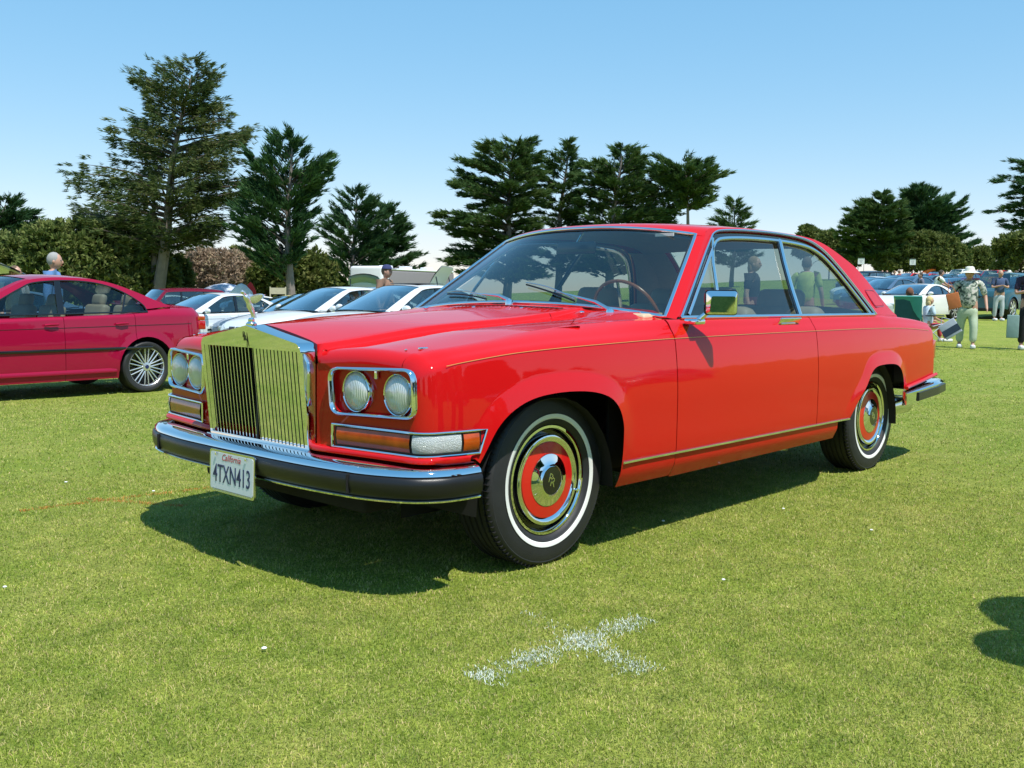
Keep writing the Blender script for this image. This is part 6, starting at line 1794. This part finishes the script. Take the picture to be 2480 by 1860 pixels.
# the seated pair with their folding chairs
def folding_chair(pos, face, col, label, tilt=0):
    o = empty('folding_chair', pos, math.radians(face), label, 'chair', 'folding chairs by the seated pair')
    b = MB(); b.grid([[(-.26, y, .40), (.0, y, .36), (.24, y, .42)] for y in (-.25, 0, .25)]); b.build('seat', cloth(col), o)
    b = MB(); b.grid([[(-.26, y, .40), (-.34, y, .68), (-.42, y, 1.0)] for y in (-.27, -.09, .09, .27)]); b.build('backrest', cloth(col), o)
    for s in (1, -1):
        MB().tube([(-.43, s*.27, 1.02), (-.24, s*.27, .40), (.22, s*.27, .02)], .012, 6).build('leg', M['alloy'], o)
        MB().tube([(.25, s*.27, .43), (-.25, s*.27, .02)], .012, 6).build('leg', M['alloy'], o)
        MB().box((.0, s*.29, .60), (.44, .05, .03), bev=.01).build('armrest', M['gloss_black'], o)
    return o
pc = at(2196, 22.5); folding_chair(pc, face_to(2196, 175), (.02, .09, .12), 'dark blue folding chair with a turquoise towel over its back')
person(pc+Vector((0, 0, .0)), face_to(2196, 175), 1.72, (.04, .1, .12), (.06, .06, .08), 'brown-haired person seated in the dark blue folding chair seen from behind', hair=(.16, .07, .04), sit=.48, group=PG)
ft_ = math.radians(face_to(2196, 175)); tw = empty('towel', pc, ft_, 'turquoise towel hanging over the back of the folding chair', 'towel')
b = MB(); b.grid([[(-.36-.1*(zz-.5), y, zz), (-.455, y, 1.035), (-.40, y+.01, 1.05), (-.36, y, .90)] for y, zz in ((-.31, .50), (-.22, .58), (-.13, .72), (-.05, .93), (.08, .96), (.29, .95))]); b.build('cloth', cloth((.06, .30, .27)), tw)
pc2 = at(2243, 22.6); folding_chair(pc2, face_to(2243, 120), (.70, .70, .68), 'white folding chair beside the one with the towel')
person(pc2, face_to(2243, 120), 1.45, (.50, .62, .72), (.5, .06, .08), 'blonde person in a pale blue top seated in the white folding chair', hair=(.62, .48, .22), sit=.48, group=PG)
# bags
def bag(px, dep, z, w, h, col, label, cat='bag', rot=0, sash=None, tall=.04):
    p = at(px, dep); p.z += z; f = math.radians(face_to(px, 0)); o = empty('bag', p, f, label, cat)
    Mx = Matrix.Rotation(rot, 4, 'X'); b = MB(); b.box((0, 0, 0), (.10, w, h), Mx, bev=.015); b.build('bag_body', cloth(col), o)
    for s in (1, -1): MB().tube([Mx@Vector((s*.02, -w*.3, h*.5)), Mx@Vector((s*.02, 0, h*.5+tall*3)), Mx@Vector((s*.02, w*.3, h*.5))], .008, 6).build('handle', cloth(col), o)
    if sash: MB().box((0, 0, -h*.12), (.108, w*1.01, h*.42), Mx).build('printed_band', cloth(sash), o)
    return o
person(Vector((-.52, 3.29, 0)), 200, 1.74, (.30, .10, .08), (.05, .05, .08), 'unseen onlooker in a wide hat beyond the right edge, added to cast the rounded shadow', hat=('brim', (.5, .45, .35)), stout=1.5, group='unseen people added for their shadow')  # unseen figure added to throw the rounded shadow onto the lawn
person(Vector((-.14, 3.36, 0)), 190, 1.72, (.08, .10, .2), (.1, .1, .1), 'second unseen onlooker beside the one in the wide hat, added to widen the rounded shadow', hat=('straw', (.5, .45, .35)), stout=1.5, group='unseen people added for their shadow')  # another unseen figure, added to make that shadow broader
bag(2303, 20.0, .98, .24, .32, (.42, .13, .04), 'tan leather shoulder bag under the arm of the person in the white hat', rot=.25, tall=.10)
bag(2298, 19.8, .42, .34, .32, (.34, .38, .45), 'pale carrier bag with a dark band held by the person in the white hat', rot=.6, sash=(.02, .04, .07))
bag(2449, 19.7, .48, .22, .46, (.20, .30, .29), 'pale green carrier bag with a dark square held at the right edge', sash=None)
# ================================================================ signs, motorhome, lids, tents
for i, (px, py, dep, w) in enumerate(((2076, 634, 118, .75), (2200, 636, 120, .68), (2428, 645, 120, .66))):
    p = ground_at(px, dep); s = dep/FPX; zt = CAM.z+(hor(px)-(py-9))*s; f = math.radians(face_to(px, 0))
    o = empty('sign', p, f, ['white notice board on a dark post, leftmost of three in the far field', 'white notice board on a dark post, middle of three in the far field', 'white notice board on a dark post, rightmost of three in the far field'][i], 'sign', 'white boards marking the car rows')
    zz_ = zt-p.z; MB().box((0, 0, zz_-.42), (.05, w, .72)).build('board', M['plate'], o, sm=False); MB().box((0, 0, zz_-.02), (.12, w*1.1, .09)).build('top_rail', M['black'], o, sm=False)
    for s2 in (1, -1): MB().box((-.04, s2*w*.42, (zz_-.1)/2), (.05, .05, zz_-.1)).build('post', M['black'], o, sm=False)
    for r2 in range(3): MB().box((.03, 0, zz_-.3-.13*r2), (.01, w*(.5-.1*r2), .05)).build('print_line', M['blue_grey_print'] if 'blue_grey_print' in M else M['chrome_soft'], o, sm=False)
# motorhome
p = ground_at(912, 60); o = empty('motorhome', p, math.radians(14), 'white motorhome with a long grey side parked under the dark cypresses', 'motorhome')
MB().box((-3.2, 0, 1.75), (7.4, 2.4, 2.5), bev=.12).build('body', simple('camper_side', (.22, .20, .21), rough=.5), o)
MB().box((.75, 0, 1.85), (.8, 2.46, 2.75), bev=.18).build('cab', M['plate'], o); MB().box((-3.2, 0, 3.05), (7.3, 2.42, .12), bev=.05).build('roof', M['plate'], o)
MB().box((1.16, 0, 1.95), (.03, 2.1, 1.1), bev=.01).build('windscreen', simple('camper_glass', (.12, .22, .18), rough=.1, coat=1), o)
for x in (-5.4, -3.0, -.9): MB().box((x, 0, 3.2), (.7, .6, .22), bev=.06).build('roof_unit', M['plate'], o)
for x in (-5, -2): MB().box((x, 1.21, 1.9), (1.2, .03, .6)).build('side_window', M['gloss_black'], o, sm=False)
MB().box((1.0, 1.42, 2.0), (.12, .2, .4), bev=.04).build('mirror', M['plate'], o)
for x in (-5.6, -.2):
    for s in (1, -1): MB().lathe([(.0001, .02), (.22, .02), (.40, 0), (.42, -.05), (.42, -.22)], 20, (x, s*1.22, .42)).build('wheel', M['tyre'], o)
# raised tailgate of the light blue wagon, boot lids
def panel(px, py, dep, w, d, tilt, col, label, face=0, name='raised_lid', cat='car lid'):
    s = dep/FPX; g_ = ground_at(px, dep); z = CAM.z+(hor(px)-py)*s
    o = empty(name, (g_.x, g_.y, z), math.radians(face_to(px, face)), label, cat)
    Mx = Matrix.Rotation(math.radians(tilt), 4, 'Y'); rows = []
    for u in np.linspace(-1, 1, 9): rows.append([Mx@Vector((d*v, w/2*u*(1-.12*v*v), .07*(1-u*u)+.04*math.sin(PI*v))) for v in np.linspace(0, 1, 7)])
    b = MB(); b.grid(rows); b.grid([[q-Vector((0, 0, .03)) for q in r_] for r_ in rows]); b.build('panel', col, o)
    for s2 in (1, -1): MB().tube([Mx@Vector((d*.6, s2*w*.42, 0)), Mx@Vector((d*.6, s2*w*.42, 0))+Vector((.1, 0, -.45))], .012, 6).build('strut', M['gloss_black'], o)
    return o
panel(880, 688, 23.0, .72, .50, -20, P_['lightblue'], 'pale blue raised tailgate beside the person in the navy cap', 0)
panel(1052, 706, 19.8, .9, .55, -62, M['plate'], 'thin white raised boot lid just left of the windscreen of the red coupe', 70)
panel(20, 668, 15.6, 1.2, .75, -18, M['silver'], 'silver raised lid beyond the roof of the crimson saloon at the left edge', -60)
panel(2228, 662, 80, 1.1, .8, -20, P_['brightred'], 'bright red raised bonnet in the far row', 60)
panel(2294, 690, 44, 1.5, 1.1, -10, M['gloss_black'], 'black raised lid left of the person in the white hat', 60)
# notice board, tents and flag on the left
s = 50/FPX
p = ground_at(673, 50); o = empty('notice_board', p, math.radians(face_to(673, 0)), 'weathered beige notice board between two posts by the second trunk', 'sign')
zt = CAM.z+(hor(673)-697)*s-p.z; bd_ = simple('weathered_board', (.42, .38, .28), rough=.8, noise=.2, nscale=8)
MB().box((0, 0, zt-.16), (.05, .80, .32)).build('board', bd_, o, sm=False)
for s2 in (1, -1): MB().box((0, s2*.38, zt/2), (.06, .06, zt+.1)).build('post', bd_, o, sm=False)
for px, py, dep, w, h_, c, lb in ((585, 700, 57, 1.0, .62, (.74, .74, .72), 'white domed tent behind the left silver saloon'), (607, 697, 58, .5, .62, (.60, .03, .03), 'small red tent beside the white domed one'), (545, 700, 66, 2.8, 1.0, (.50, .56, .68), 'pale grey-blue marquee roof under the brownish tree')):
    s = dep/FPX; g_ = ground_at(px, dep); zt = CAM.z+(hor(px)-(py-14))*s-g_.z
    o = empty('tent', g_, math.radians(face_to(px, 0)), lb, 'tent', 'tents beyond the parked cars')
    b = MB(); b.lathe([(w*.9, 0), (w*.85, zt*.45), (w*.6, zt*.78), (w*.25, zt*.95), (.0001, zt)], 12, (0, 0, 0), 'z'); b.build('canopy', cloth(c), o)
    if w < 2: MB().box((w*.82, 0, zt*.2), (.04, w*.4, zt*.4)).build('door_flap', cloth((.3, .3, .32)), o, sm=False)
